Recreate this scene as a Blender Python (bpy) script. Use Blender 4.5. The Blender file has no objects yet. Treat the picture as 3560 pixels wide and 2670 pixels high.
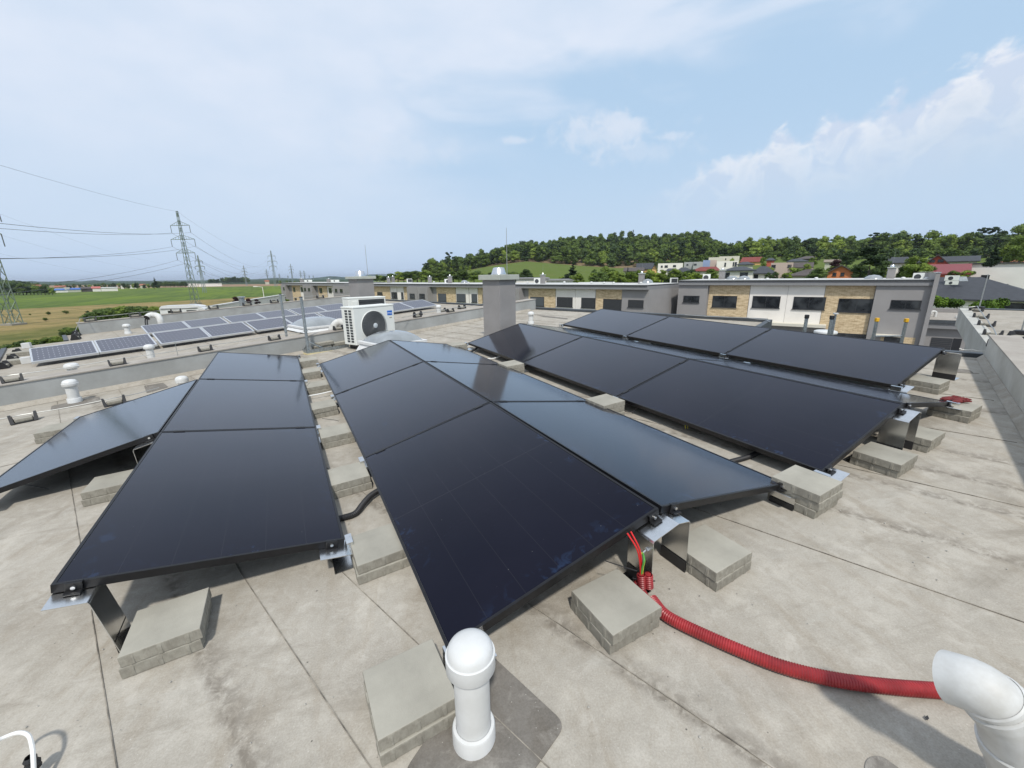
import bpy, bmesh, math, random
import numpy as np
from mathutils import Matrix, Vector
random.seed(7); rng=np.random.RandomState(5)
R_=math.radians
S=bpy.context.scene; COL=S.collection
# ---------------------------------------------------------------- camera (solved from the panel grid)
PW,PH=3560.,2670.
FPX,YAW,PITCH,ROLL,EYE=1434.38,0.50497,0.25775,-0.01408,1.4295
cy_,sy_=math.cos(YAW),math.sin(YAW)
FWD=np.array([sy_*math.cos(PITCH),cy_*math.cos(PITCH),-math.sin(PITCH)])
_r=np.array([cy_,-sy_,0.]); _u=np.cross(_r,FWD); _c,_s=math.cos(ROLL),math.sin(ROLL)
RGT=_c*_r+_s*_u; UPV=-_s*_r+_c*_u; CAM=np.array([0,0,EYE])
cam=bpy.data.cameras.new('camera'); co=bpy.data.objects.new('camera',cam); COL.objects.link(co)
cam.sensor_width=36; cam.sensor_fit='HORIZONTAL'; cam.lens=36*FPX/PW; cam.clip_start=0.02; cam.clip_end=30000
co.matrix_world=Matrix(((RGT[0],UPV[0],-FWD[0],0),(RGT[1],UPV[1],-FWD[1],0),(RGT[2],UPV[2],-FWD[2],EYE),(0,0,0,1)))
S.camera=co
# ---------------------------------------------------------------- sun and sky
TX,TY=0.0474,0.0157                      # fall of the flat roof
n_=np.array([-TX,-TY,1]);n_/=np.linalg.norm(n_); x_=np.array([1,0,TX]);x_/=np.linalg.norm(x_); y_=np.cross(n_,x_)
RM=np.array([x_,y_,n_]).T; M4=Matrix([list(RM[i])+[0] for i in range(3)]+[[0,0,0,1]])
sd=np.array([-.030,-.066,.10]); sd/=np.linalg.norm(sd)          # towards the sun
sun=bpy.data.lights.new('sun','SUN'); sun.energy=3.25; sun.angle=R_(3.5); sun.color=(1,.955,.88)
so=bpy.data.objects.new('sun',sun); COL.objects.link(so); so.rotation_euler=Vector(sd).to_track_quat('Z','Y').to_euler(); so.location=(0,0,60)
S.view_settings.view_transform='Standard'; S.view_settings.look='None'; S.view_settings.gamma=1; S.view_settings.exposure=0.0
W=bpy.data.worlds.new('World'); S.world=W; W.use_nodes=True
def ray(u,v): return FWD+(u-PW/2)/FPX*RGT-(v-PH/2)/FPX*UPV
def azel(u,v):
    d=ray(u,v); return math.atan2(d[0],d[1]), math.atan2(d[2],math.hypot(d[0],d[1]))
class NT:
    def __init__(s,t): s.t=t; s.n=t.nodes; s.l=t.links
    def new(s,ty,**k):
        n=s.n.new(ty)
        for a,b in k.items(): setattr(n,a,b)
        return n
    def val(s,inp,x):
        if isinstance(x,bpy.types.NodeSocket): s.l.new(x,inp)
        else:
            if inp.type=='RGBA' and not isinstance(x,(int,float)) and len(x)==3: x=(*x,1)
            if inp.type=='RGBA' and isinstance(x,(int,float)): x=(x,x,x,1)
            inp.default_value=x
    def m(s,op,a,b=0,c=0,clamp=False):
        n=s.new('ShaderNodeMath',operation=op,use_clamp=clamp)
        for i,x in enumerate((a,b,c)): s.val(n.inputs[i],x)
        return n.outputs[0]
    def mr(s,x,a,b,c=0,d=1,smooth=False):
        n=s.new('ShaderNodeMapRange'); n.clamp=True
        if smooth: n.interpolation_type='SMOOTHSTEP'
        for i,q in enumerate((x,a,b,c,d)): s.val(n.inputs[i],q)
        return n.outputs[0]
    def mix(s,f,a,b,mode='MIX'):
        n=s.new('ShaderNodeMix',data_type='RGBA',blend_type=mode); s.val(n.inputs[0],f); s.val(n.inputs[6],a); s.val(n.inputs[7],b); return n.outputs[2]
    def noise(s,vec=None,scale=5,detail=4,rough=.5,dist=0,dim='3D',col=False):
        n=s.new('ShaderNodeTexNoise',noise_dimensions=dim)
        if vec is not None: s.l.new(vec,n.inputs['Vector'])
        n.inputs['Scale'].default_value=scale; n.inputs['Detail'].default_value=detail; n.inputs['Roughness'].default_value=rough; n.inputs['Distortion'].default_value=dist
        return n.outputs['Color'] if col else n.outputs['Fac']
    def xyz(s,v):
        n=s.new('ShaderNodeSeparateXYZ'); s.l.new(v,n.inputs[0]); return n.outputs
    def comb(s,x,y,z=0):
        n=s.new('ShaderNodeCombineXYZ')
        for i,q in enumerate((x,y,z)): s.val(n.inputs[i],q)
        return n.outputs[0]
    def mapv(s,v,loc=(0,0,0),rot=(0,0,0),sc=(1,1,1)):
        n=s.new('ShaderNodeMapping'); s.l.new(v,n.inputs[0]); n.inputs[1].default_value=loc; n.inputs[2].default_value=rot; n.inputs[3].default_value=sc; return n.outputs[0]
    def curve(s,x,pts):
        n=s.new('ShaderNodeFloatCurve'); c=n.mapping.curves[0]
        n.mapping.use_clip=False
        while len(c.points)<len(pts): c.points.new(0.5,0.5)
        for p,(a,b) in zip(c.points,sorted(pts)): p.location=(a,b); p.handle_type='AUTO'
        n.mapping.update(); s.val(n.inputs['Value'],x); return n.outputs[0]
def lin(r,g,b):
    f=lambda c:(c/255/12.92) if c/255<=.04045 else ((c/255+.055)/1.055)**2.4
    return (f(r),f(g),f(b))
def build_world():
    t=NT(W.node_tree); t.n.clear()
    sky=t.new('ShaderNodeTexSky'); sky.sky_type='NISHITA'; sky.sun_disc=False
    sky.sun_elevation=math.asin(sd[2]); sky.sun_rotation=math.atan2(sd[0],sd[1]); sky.air_density=1.3; sky.dust_density=3.; sky.ozone_density=1.5; sky.altitude=250
    tc=t.new('ShaderNodeTexCoord').outputs['Generated']
    x,y,z=t.xyz(tc)
    az=t.m('ARCTAN2',x,y); el=t.m('ARCSINE',z)
    P=t.comb(az,el,0)
    k=1.07/0.10
    def C(r,g,b,f=1.): return tuple(k*f*q for q in lin(r,g,b))
    base=t.mix(.88,sky.outputs[0],C(182,210,237))
    # horizon haze
    hz=t.mr(el,-.02,.34,1,0,True)
    base=t.mix(t.m('MULTIPLY',hz,.93),base,C(194,214,236))
    hz0=t.mr(el,-.01,.10,1,0,True)
    base=t.mix(t.m('MULTIPLY',hz0,.75),base,C(180,203,232))
    # cirrus veil: strong up-left, a blue gap running up to the right
    a0,e0=azel(1780,560); a1,e1=azel(3560,30)
    line=t.m('SUBTRACT',el,t.m('ADD',t.m('MULTIPLY',t.m('SUBTRACT',az,a0),(e1-e0)/(a1-a0)),e0+.02))
    n1=t.noise(t.mapv(P,sc=(1.6,5,1),rot=(0,0,-.5)),2.2,5,.5,.4)
    n2=t.noise(t.mapv(P,sc=(1,2.2,1)),5,4,.5)
    gap=t.m('ADD',line,t.m('MULTIPLY',t.m('SUBTRACT',n1,.5),.35))
    veil=t.mr(gap,.03,.17,0,1,True)
    left=t.mr(t.m('ADD',az,t.m('MULTIPLY',n1,.5)),.35,.80,1,0,True)
    veil=t.m('MAXIMUM',veil,t.m('MULTIPLY',left,t.mr(el,.05,.3,.25,1)))
    veil=t.m('MULTIPLY',veil,t.mr(n2,.2,.7,.55,1))
    back=t.mr(y,-.2,.2,1,0)
    base=t.mix(t.m('MULTIPLY',veil,.90),base,C(222,230,244))
    # cumulus bank on the right: silhouette curve + billows
    sil=[(1900,760),(2100,680),(2300,620),(2440,560),(2560,530),(2660,480),(2720,430),(2800,455),(2870,415),(2960,400),(3040,350),(3110,300),(3200,285),(3300,220),(3350,180),(3450,140),(3560,112),(3700,80)]
    pts=[azel(*q) for q in sil]; amin=pts[0][0]-.02; amax=pts[-1][0]+.15
    cp=[(0,-.05)]+[((a-amin)/(amax-amin),e) for a,e in pts]+[(1,pts[-1][1]*.9)]
    ax=t.m('DIVIDE',t.m('SUBTRACT',az,amin),amax-amin)
    f=t.curve(ax,cp)
    b1=t.noise(P,14,6,.55,.3); b2=t.noise(P,38,5,.6,.5)
    edge=t.m('SUBTRACT',t.m('ADD',f,t.m('ADD',t.m('MULTIPLY',t.m('SUBTRACT',b1,.5),.11),t.m('MULTIPLY',t.m('SUBTRACT',b2,.5),.05))),el)
    inr=t.m('MULTIPLY',t.mr(ax,0,.02),t.mr(ax,1.0,.93))
    cm=t.m('MULTIPLY',t.mr(edge,0,.030,0,1,True),inr)
    depth=t.mr(edge,.0,.20,0,1)            # fades down into haze
    cm=t.m('MULTIPLY',cm,t.mr(edge,.06,.34,1,.74,True)); cm=t.m('MULTIPLY',cm,t.mr(t.m('ADD',el,t.m('MULTIPLY',b1,.10)),.10,.34,.0,1,True)); cm=t.m('MULTIPLY',cm,t.mr(az,azel(2150,600)[0],azel(2520,540)[0],0,1,True))
    b3=t.noise(t.mapv(P,loc=(3,1,0)),17,6,.55,.6)
    cc=t.mix(t.mr(b3,.44,.57),C(203,215,234),C(240,241,246))
    cc=t.mix(t.mr(t.m('ADD',depth,t.m('MULTIPLY',t.m('SUBTRACT',b3,.5),1.2)),.1,.9),cc,C(200,213,229))
    base=t.mix(t.m('MULTIPLY',cm,.92),base,cc)
    # small clouds in the middle
    for (u,v,ru,rv,st) in ((2090,470,250,85,.55),(2120,430,120,50,.45),(2330,474,80,22,.5),(1790,487,56,20,.55),(1400,520,210,70,.3),(2230,530,230,55,.3)):
        ca,ce=azel(u,v); ka=abs(azel(u+ru,v)[0]-ca); ke=abs(azel(u,v-rv)[1]-ce)
        dx=t.m('DIVIDE',t.m('SUBTRACT',az,ca),ka); dy=t.m('DIVIDE',t.m('SUBTRACT',el,ce),ke)
        rr=t.m('SQRT',t.m('ADD',t.m('MULTIPLY',dx,dx),t.m('MULTIPLY',dy,dy)))
        rr=t.m('ADD',rr,t.m('ADD',t.m('MULTIPLY',t.m('SUBTRACT',b1,.5),2.0),t.m('MULTIPLY',t.m('SUBTRACT',b2,.5),1.3)))
        base=t.mix(t.m('MULTIPLY',t.mr(rr,1.05,.25,0,st,True),1),base,C(219,227,240))
    bg=t.new('ShaderNodeBackground'); t.l.new(base,bg.inputs[0]); bg.inputs[1].default_value=.10
    out=t.new('ShaderNodeOutputWorld'); t.l.new(bg.outputs[0],out.inputs[0])
build_world()
# ---------------------------------------------------------------- helpers
def rp(u,v,h=0.):      # photograph ray meets the plane h above the roof -> roof coordinates
    d=RM.T@ray(u,v); c=RM.T@CAM; return c+(h-c[2])/d[2]*d
def wd(u,v,D):         # point on the ray at horizontal distance D -> world
    d=ray(u,v); return CAM+d*(D/math.hypot(d[0],d[1]))
def wz(u,v,z):
    d=ray(u,v); return CAM+d*((z-EYE)/d[2])
def z4(o,s): return lambda x,y:(o[0]+x*s,o[1]+y*s)
def tag(o,label=None,cat=None,group=None,kind=None):
    if label: o['label']=label
    if cat: o['category']=cat
    if group: o['group']=group
    if kind: o['kind']=kind
    return o
WM={}
def thing(name,label,cat,loc=(0,0,0),rz=0,group=None,roof=True,rot=None):
    o=bpy.data.objects.new(name,None); COL.objects.link(o); o.empty_display_size=.1
    m=Matrix.Translation(Vector(loc))@(rot.to_4x4() if rot is not None else Matrix.Rotation(rz,4,'Z'))
    if roof: m=M4@m
    o.matrix_world=m; WM[o.name]=m; tag(o,label,cat,group); return o
def kids(o): return [c for c in bpy.data.objects if c.parent==o]
CH={}
def dup(src,loc,rz=0,label=None,group=None,roof=True,scale=None):
    r=src.copy(); COL.objects.link(r)
    m=Matrix.Translation(Vector(loc))@Matrix.Rotation(rz,4,'Z')
    if scale is not None: m=m@Matrix.Diagonal((*scale,1))
    if roof: m=M4@m
    r.matrix_world=m; WM[r.name]=m
    if label: r['label']=label
    if group: r['group']=group
    def rec(a,b):
        for c in CH.get(a.name,[]):
            d=c.copy(); COL.objects.link(d); d.parent=b; CH.setdefault(b.name,[]).append(d); rec(c,d)
    rec(src,r); return r
class MB:
    """collects geometry; built as ONE mesh object. abs=True: coordinates are roof (or world) coordinates."""
    def __init__(s): s.v=[]; s.f=[]; s.sm=[]
    def add(s,vs,fs,sm=False):
        b=len(s.v); s.v+= [tuple(map(float,q)) for q in vs]; s.f+=[tuple(b+i for i in f) for f in fs]; s.sm+=[sm]*len(fs); return s
    def box(s,x0,y0,z0,x1,y1,z1):
        return s.add([(x0,y0,z0),(x1,y0,z0),(x1,y1,z0),(x0,y1,z0),(x0,y0,z1),(x1,y0,z1),(x1,y1,z1),(x0,y1,z1)],[(0,3,2,1),(4,5,6,7),(0,1,5,4),(1,2,6,5),(2,3,7,6),(3,0,4,7)])
    def hexa(s,b,t):   # four bottom, four top corners
        return s.add(list(b)+list(t),[(3,2,1,0),(4,5,6,7),(0,1,5,4),(1,2,6,5),(2,3,7,6),(3,0,4,7)])
    def bbox(s,x0,y0,z0,x1,y1,z1,b=.004):   # chamfered box
        bm=bmesh.new(); bmesh.ops.create_cube(bm,size=1,matrix=Matrix.Translation(((x0+x1)/2,(y0+y1)/2,(z0+z1)/2))@Matrix.Diagonal((x1-x0,y1-y0,z1-z0,1)))
        bmesh.ops.bevel(bm,geom=bm.edges[:],offset=b,segments=2,affect='EDGES',profile=.6)
        bm.verts.index_update(); s.add([v.co[:] for v in bm.verts],[[v.index for v in f.verts] for f in bm.faces]); bm.free(); return s
    def tube(s,pts,r,n=10,cap=True,sm=True):
        pts=[np.array(p,float) for p in pts]; rs=r if hasattr(r,'__len__') else [r]*len(pts)
        T=[]
        for i in range(len(pts)):
            a=pts[max(i-1,0)]; b=pts[min(i+1,len(pts)-1)]; d=b-a; T.append(d/(np.linalg.norm(d)+1e-12))
        up=np.array([0,0,1.]) if abs(T[0][2])<.9 else np.array([1.,0,0])
        N=np.cross(T[0],up); N/=np.linalg.norm(N); vs=[]; fs=[]
        for i,p in enumerate(pts):
            N=N-T[i]*(N@T[i]); N/=np.linalg.norm(N); B=np.cross(T[i],N)
            for k in range(n):
                a=2*math.pi*k/n; vs.append(p+rs[i]*(math.cos(a)*N+math.sin(a)*B))
        for i in range(len(pts)-1):
            for k in range(n):
                k2=(k+1)%n; fs.append((i*n+k,i*n+k2,(i+1)*n+k2,(i+1)*n+k))
        s.add(vs,fs,sm)
        if cap:
            s.add(vs[:n],[tuple(range(n-1,-1,-1))]); s.add(vs[-n:],[tuple(range(n))])
        return s
    def lathe(s,prof,c=(0,0,0),n=28,sm=True):
        vs=[];fs=[]
        for r,z in prof:
            for k in range(n):
                a=2*math.pi*k/n; vs.append((c[0]+r*math.cos(a),c[1]+r*math.sin(a),c[2]+z))
        for i in range(len(prof)-1):
            for k in range(n):
                k2=(k+1)%n; fs.append((i*n+k,i*n+k2,(i+1)*n+k2,(i+1)*n+k))
        return s.add(vs,fs,sm)
    def prof(s,pts,y0,y1,th):   # folded sheet: polyline in xz, extruded along y
        for (a,b) in zip(pts[:-1],pts[1:]):
            a=np.array(a,float);b=np.array(b,float); d=b-a; L=np.linalg.norm(d); n=np.array([-d[1],d[0]])/L*th/2; e=d/L*th*.5
            a2=a-e;b2=b+e; q=[a2-n,b2-n,b2+n,a2+n]
            s.hexa([(q[0][0],y0,q[0][1]),(q[1][0],y0,q[1][1]),(q[1][0],y1,q[1][1]),(q[0][0],y1,q[0][1])],[(q[3][0],y0,q[3][1]),(q[2][0],y0,q[2][1]),(q[2][0],y1,q[2][1]),(q[3][0],y1,q[3][1])])
        return s
    def xform(s,m):
        s.v=[tuple(m@Vector(q)) for q in s.v]; return s
    def build(s,name,mat,parent=None,absr=False,absw=False):
        me=bpy.data.meshes.new(name); me.from_pydata(s.v,[],s.f); 
        if any(s.sm): me.polygons.foreach_set('use_smooth',s.sm)
        me.materials.append(mat)
        if absr or absw:
            m=(M4 if absr else Matrix.Identity(4))
            if parent is not None: m=world_of(parent).inverted()@m
            me.transform(m)
        me.update()
        if any(s.sm): me.set_sharp_from_angle(angle=R_(38))
        o=bpy.data.objects.new(name,me); COL.objects.link(o)
        if parent is not None: o.parent=parent; CH.setdefault(parent.name,[]).append(o)
        return o
def world_of(o):
    if o.name in WM: return WM[o.name]
    if o.parent is not None: return world_of(o.parent)
    return Matrix.Identity(4)
# ---------------------------------------------------------------- materials
MT={}
def mat(name,col,rough=.6,metal=0.,var=.12,scale=6.,bump=.0,bscale=60.,spec=.5,col2=None,coord='Object',obrand=0.,coat=0.,trans=0.,stretch=(1,1,1)):
    m=bpy.data.materials.new(name); m.use_nodes=True; t=NT(m.node_tree); b=t.n['Principled BSDF']
    tc=t.new('ShaderNodeTexCoord').outputs[coord]; tc=t.mapv(tc,sc=stretch)
    c2=col2 or tuple(max(0,q*(1-var*1.6)) for q in col); c1=tuple(min(1,q*(1+var*.5)) for q in col)
    n=t.noise(tc,scale,5,.6); c=t.mix(t.mr(n,.35,.68),c2,c1)
    if obrand:
        oi=t.new('ShaderNodeObjectInfo'); c=t.mix(1,c,t.mr(oi.outputs['Random'],0,1,1-obrand,1+obrand),'MULTIPLY')
    t.l.new(c,b.inputs['Base Color']); b.inputs['Roughness'].default_value=rough; b.inputs['Metallic'].default_value=metal
    b.inputs['Specular IOR Level'].default_value=spec
    if coat: b.inputs['Coat Weight'].default_value=coat
    if trans: b.inputs['Transmission Weight'].default_value=trans
    if bump:
        bp=t.new('ShaderNodeBump'); bp.inputs['Strength'].default_value=bump; bp.inputs['Distance'].default_value=.01
        t.l.new(t.noise(tc,bscale,5,.65),bp.inputs['Height']); t.l.new(bp.outputs[0],b.inputs['Normal'])
    MT[name]=m; return m
def membrane(name,base,dk,seed=0,fine=1.):
    m=bpy.data.materials.new(name); m.use_nodes=True; t=NT(m.node_tree); b=t.n['Principled BSDF']
    P=t.mapv(t.new('ShaderNodeTexCoord').outputs['Object'],loc=(seed,seed*2,0),rot=(0,0,.3))
    a=t.noise(P,1.1,6,.6,.3); c=t.noise(P,5,7,.68,.4); st=t.noise(t.mapv(P,sc=(1,.28,1),rot=(0,0,.5)),9,5,.6,.5); g=t.noise(P,160,3,.7); bl=t.noise(P,2.6,3,.5)
    col=t.mix(t.mr(a,.32,.68),dk,base)
    col=t.mix(t.mr(c,.5,.70,0,.55),col,tuple(q*1.25 for q in base))
    col=t.mix(t.mr(st,.50,.70,0,.55),col,(dk[0]*.80,dk[1]*.72,dk[2]*.62))
    col=t.mix(t.mr(bl,.56,.70,0,.42),col,(dk[0]*.62,dk[1]*.62,dk[2]*.62))
    w2=t.noise(P,12,8,.75,.3); col=t.mix(t.mr(w2,.50,.66,0,.34),col,(dk[0]*.80,dk[1]*.80,dk[2]*.80)); w3=t.noise(t.mapv(P,loc=(5,2,0)),7,7,.7,.8); col=t.mix(t.mr(w3,.54,.66,0,.38),col,(.52,.495,.445)); mf=t.noise(P,24,5,.7,.6); col=t.mix(t.mr(mf,.52,.68,0,.30),col,(dk[0]*.85,dk[1]*.78,dk[2]*.68)); col=t.mix(t.mr(mf,.46,.34,0,.28),col,tuple(q*1.18 for q in base))
    col=t.mix(.24,col,t.mix(t.mr(g,.3,.7),tuple(q*.62 for q in dk),tuple(min(1,q*1.35) for q in base)))
    X,Y,Z=t.xyz(t.new('ShaderNodeTexCoord').outputs['Object']); SS=t.m('ADD',t.m('MULTIPLY',X,.947),t.m('MULTIPLY',Y,.32))
    if name=='membrane':
        acc=0.
        for i,sv in enumerate((-2.7,-1.72,-.13,.36,.72,1.12,2.27,3.35,4.45,5.55,6.6)):
            dd=t.m('SUBTRACT',SS,sv+.01*i-.03); mk=t.m('MULTIPLY',t.mr(dd,-.035,0,0,1),t.mr(dd,.0,.11,1,0)); acc=t.m('MAXIMUM',acc,mk)
        acc=t.m('MULTIPLY',acc,t.mr(t.noise(P,16,6,.7,.4),.40,.58)); col=t.mix(t.m('MULTIPLY',acc,.8),col,(.15,.13,.105))
        # broad walked-on brown stains and pale wash
        wv=t.noise(t.mapv(P,sc=(.5,1.6,1),rot=(0,0,-.9)),2.3,6,.7,.8); col=t.mix(t.mr(wv,.54,.70,0,.5),col,(.19,.165,.13)); col=t.mix(t.mr(wv,.43,.30,0,.4),col,(.40,.385,.345))
    sp=t.new('ShaderNodeTexVoronoi'); t.l.new(P,sp.inputs['Vector']); sp.inputs['Scale'].default_value=14
    spm=t.m('MULTIPLY',t.mr(sp.outputs['Distance'],.030,.055,1,0),t.mr(t.noise(P,9,2),.5,.6))
    col=t.mix(t.m('MULTIPLY',spm,.8),col,(.05,.045,.04))
    sp2=t.new('ShaderNodeTexVoronoi'); t.l.new(t.mapv(P,loc=(3,7,1)),sp2.inputs['Vector']); sp2.inputs['Scale'].default_value=34
    col=t.mix(t.m('MULTIPLY',t.mr(sp2.outputs['Distance'],.03,.07,1,0),.5),col,(.62,.60,.55))
    t.l.new(col,b.inputs['Base Color']); b.inputs['Roughness'].default_value=.82; b.inputs['Specular IOR Level'].default_value=.25
    bp=t.new('ShaderNodeBump'); bp.inputs['Strength'].default_value=.35; bp.inputs['Distance'].default_value=.012
    h=t.m('ADD',t.m('MULTIPLY',g,.10),t.m('ADD',t.m('MULTIPLY',c,.35),t.m('MULTIPLY',a,1.2))); t.l.new(h,bp.inputs['Height']); t.l.new(bp.outputs[0],b.inputs['Normal'])
    MT[name]=m; return m
membrane('membrane',(.415,.388,.338),(.298,.273,.231))
membrane('membrane_side',(.39,.36,.31),(.275,.25,.21),seed=4)
membrane('membrane_patch',(.20,.185,.165),(.13,.12,.105),seed=9)
mat('upstand',(.345,.355,.35),.6,var=.13,scale=2.5,bump=.12,bscale=12,col2=(.28,.285,.275))
mat('upstand_light',(.48,.475,.44),.6,var=.12,scale=2.5,bump=.12,bscale=12,col2=(.38,.37,.33))
mat('upstand_top',(.36,.335,.295),.75,var=.15,scale=3,bump=.15,bscale=30,col2=(.29,.26,.225))
mat('seam',(.32,.29,.245),.9,var=.45,scale=9,spec=.2)
mat('seam_band',(.27,.245,.21),.85,var=.25,scale=14,bump=.2,bscale=90,col2=(.20,.18,.15),spec=.2)
mat('frame_black',(.012,.012,.014),.38,.3,var=.2,scale=20)
mat('clamp_black',(.01,.01,.011),.45,var=.2)
mat('aluminium',(.72,.73,.73),.24,1.,var=.06,scale=12,bump=.03,bscale=30,stretch=(1,1,.15))
mat('steel_bolt',(.75,.75,.74),.3,1.,var=.05)
mat('galvanised',(.40,.44,.46),.42,.8,var=.22,scale=30,bump=.05,bscale=80)
mat('zinc_dark',(.085,.095,.105),.5,.4,var=.15,scale=4)
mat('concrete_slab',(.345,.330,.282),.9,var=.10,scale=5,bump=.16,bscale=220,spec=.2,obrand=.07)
mat('white_pipe',(.64,.65,.65),.36,var=.05,scale=7,spec=.5,col2=(.56,.565,.55))
mat('white_pipe_old',(.60,.61,.605),.5,var=.12,scale=9,spec=.35,col2=(.47,.465,.44),bump=.05,bscale=40)
mat('red_hose',(.33,.026,.030),.4,var=.25,scale=10)
mat('red_cable',(.6,.02,.02),.4,var=.1); mat('green_cable',(.08,.32,.06),.4,var=.1); mat('yellow_cable',(.7,.62,.05),.4,var=.1)
mat('black_rubber',(.018,.018,.02),.55,var=.2); mat('white_cable',(.72,.72,.70),.45,var=.06)
mat('wire',(.42,.43,.42),.45,.7,var=.1); mat('black_plastic',(.02,.02,.022),.5,var=.2)
mat('ac_white',(.72,.735,.70),.4,var=.03,scale=3,spec=.5); mat('ac_dark',(.045,.05,.055),.5,var=.2); mat('ac_hub',(.5,.54,.56),.45,var=.04)
mat('logo_blue',(.0,.12,.52),.35,var=.05); mat('logo_white',(.85,.87,.9),.4,var=.02)
mat('dome',(.27,.295,.31),.14,var=.15,scale=3,spec=.6,coat=.5); mat('dome_frame',(.66,.67,.67),.4,var=.04)
mat('render_grey',(.275,.265,.26),.85,var=.08,scale=2,bump=.3,bscale=140); mat('render_cap',(.42,.44,.39),.6,var=.08)
mat('metal_cap',(.7,.71,.72),.25,1.,var=.08,scale=8,stretch=(1,1,.2))
mat('yellow_cap',(.75,.42,.02),.45,var=.06); mat('cream_strip',(.62,.54,.32),.6,var=.08)
def glass_panel():
    m=bpy.data.materials.new('panel_glass'); m.use_nodes=True; t=NT(m.node_tree); b=t.n['Principled BSDF']
    P=t.new('ShaderNodeTexCoord').outputs['Object']; x,y,z=t.xyz(P)     # x: up the slope 0..1.04, y: along 0..1.755
    oi=t.new('ShaderNodeObjectInfo').outputs['Random']
    off=t.comb(t.m('MULTIPLY',oi,37.),t.m('MULTIPLY',oi,91.),0); va=t.new('ShaderNodeVectorMath',operation='ADD'); t.l.new(P,va.inputs[0]); t.l.new(off,va.inputs[1]); Q=va.outputs[0]
    base=t.mix(t.mr(t.noise(Q,2,3),.3,.7),(.0050,.0054,.012),(.0072,.0075,.0155))
    gx=t.m('PINGPONG',x,.0855); gl=t.mr(gx,.0,.0016,1,0); gy=t.m('ABSOLUTE',t.m('SUBTRACT',y,.8775)); gl=t.m('MAXIMUM',gl,t.mr(gy,.0,.004,1,0))
    base=t.mix(t.m('MULTIPLY',gl,.55),base,(.03,.031,.036))
    # dried residue: bluish smears along the edges, a few spots elsewhere
    ed=t.m('MINIMUM',t.m('MINIMUM',x,t.m('SUBTRACT',1.04,x)),t.m('MINIMUM',y,t.m('SUBTRACT',1.755,y)))
    em=t.mr(ed,.015,.11,1,0); n=t.noise(Q,15,5,.6,.8); n2=t.noise(Q,2.2,2)
    sm=t.m('MULTIPLY',t.mr(n,.53,.66,0,.8,True),t.m('MULTIPLY',em,t.mr(n2,.45,.6)))
    sp=t.new('ShaderNodeTexVoronoi'); t.l.new(t.mapv(Q,sc=(1,.6,1)),sp.inputs['Vector']); sp.inputs['Scale'].default_value=3.2
    n3=t.m('ADD',sp.outputs['Distance'],t.m('MULTIPLY',t.m('SUBTRACT',n,.5),.35)); sm=t.m('MAXIMUM',sm,t.m('MULTIPLY',t.mr(n3,.05,.085,.38,0),t.mr(n2,.5,.6)))
    base=t.mix(t.m('MULTIPLY',sm,.75),base,(.020,.038,.085))
    ds=t.new('ShaderNodeTexVoronoi'); t.l.new(Q,ds.inputs['Vector']); ds.inputs['Scale'].default_value=16
    base=t.mix(t.m('MULTIPLY',t.mr(ds.outputs['Distance'],.012,.03,1,0),.6),base,(.30,.30,.30))
    rg=t.m('ADD',t.mr(sm,0,1,.10,.28),t.mr(n2,.3,.7,0,.03))
    lw=t.new('ShaderNodeLayerWeight'); lw.inputs['Blend'].default_value=.5; fr=t.m('ADD',.010,t.m('MULTIPLY',t.m('POWER',lw.outputs['Facing'],4.4),1.05),clamp=True)
    df=t.new('ShaderNodeBsdfDiffuse'); t.l.new(base,df.inputs[0]); gl_=t.new('ShaderNodeBsdfGlossy'); gl_.inputs[0].default_value=(.93,.96,1,1); t.l.new(rg,gl_.inputs['Roughness']); mx=t.new('ShaderNodeMixShader'); t.l.new(fr,mx.inputs[0]); t.l.new(df.outputs[0],mx.inputs[1]); t.l.new(gl_.outputs[0],mx.inputs[2])
    t.n.remove(b); t.l.new(mx.outputs[0],t.n['Material Output'].inputs[0])
    # fine dust film scattering a little light
    MT['panel_glass']=m
glass_panel()
def old_panel_mat():
    m=bpy.data.materials.new('cell_panel'); m.use_nodes=True; t=NT(m.node_tree); b=t.n['Principled BSDF']
    x,y,z=t.xyz(t.new('ShaderNodeTexCoord').outputs['UV'])
    fx=t.m('ABSOLUTE',t.m('SUBTRACT',t.m('FRACT',t.m('MULTIPLY',x,12)),.5)); fy=t.m('ABSOLUTE',t.m('SUBTRACT',t.m('FRACT',t.m('MULTIPLY',y,6)),.5))
    ln=t.m('MAXIMUM',t.mr(fx,.45,.5),t.m('MULTIPLY',t.mr(fy,.46,.5),.5)); dm=t.mr(t.m('ADD',fx,fy),.86,.93)
    c=t.mix(t.m('MULTIPLY',ln,.35),(.060,.062,.085),(.22,.23,.27)); c=t.mix(t.m('MULTIPLY',dm,.9),c,(.62,.64,.68))
    t.l.new(c,b.inputs['Base Color']); b.inputs['Roughness'].default_value=.28
    MT['cell_panel']=m
old_panel_mat()
def slab_side():
    m=MT['concrete_slab']; t=NT(m.node_tree); b=t.n['Principled BSDF']
    # cast sides: rough, darker, vertical lug marks
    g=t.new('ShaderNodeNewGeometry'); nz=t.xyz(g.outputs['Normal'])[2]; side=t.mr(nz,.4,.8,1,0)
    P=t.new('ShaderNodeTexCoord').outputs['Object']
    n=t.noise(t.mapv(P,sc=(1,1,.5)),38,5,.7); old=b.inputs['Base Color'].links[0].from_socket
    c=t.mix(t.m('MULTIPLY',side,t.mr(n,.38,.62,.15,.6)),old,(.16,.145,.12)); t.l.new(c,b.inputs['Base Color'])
slab_side()

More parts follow.
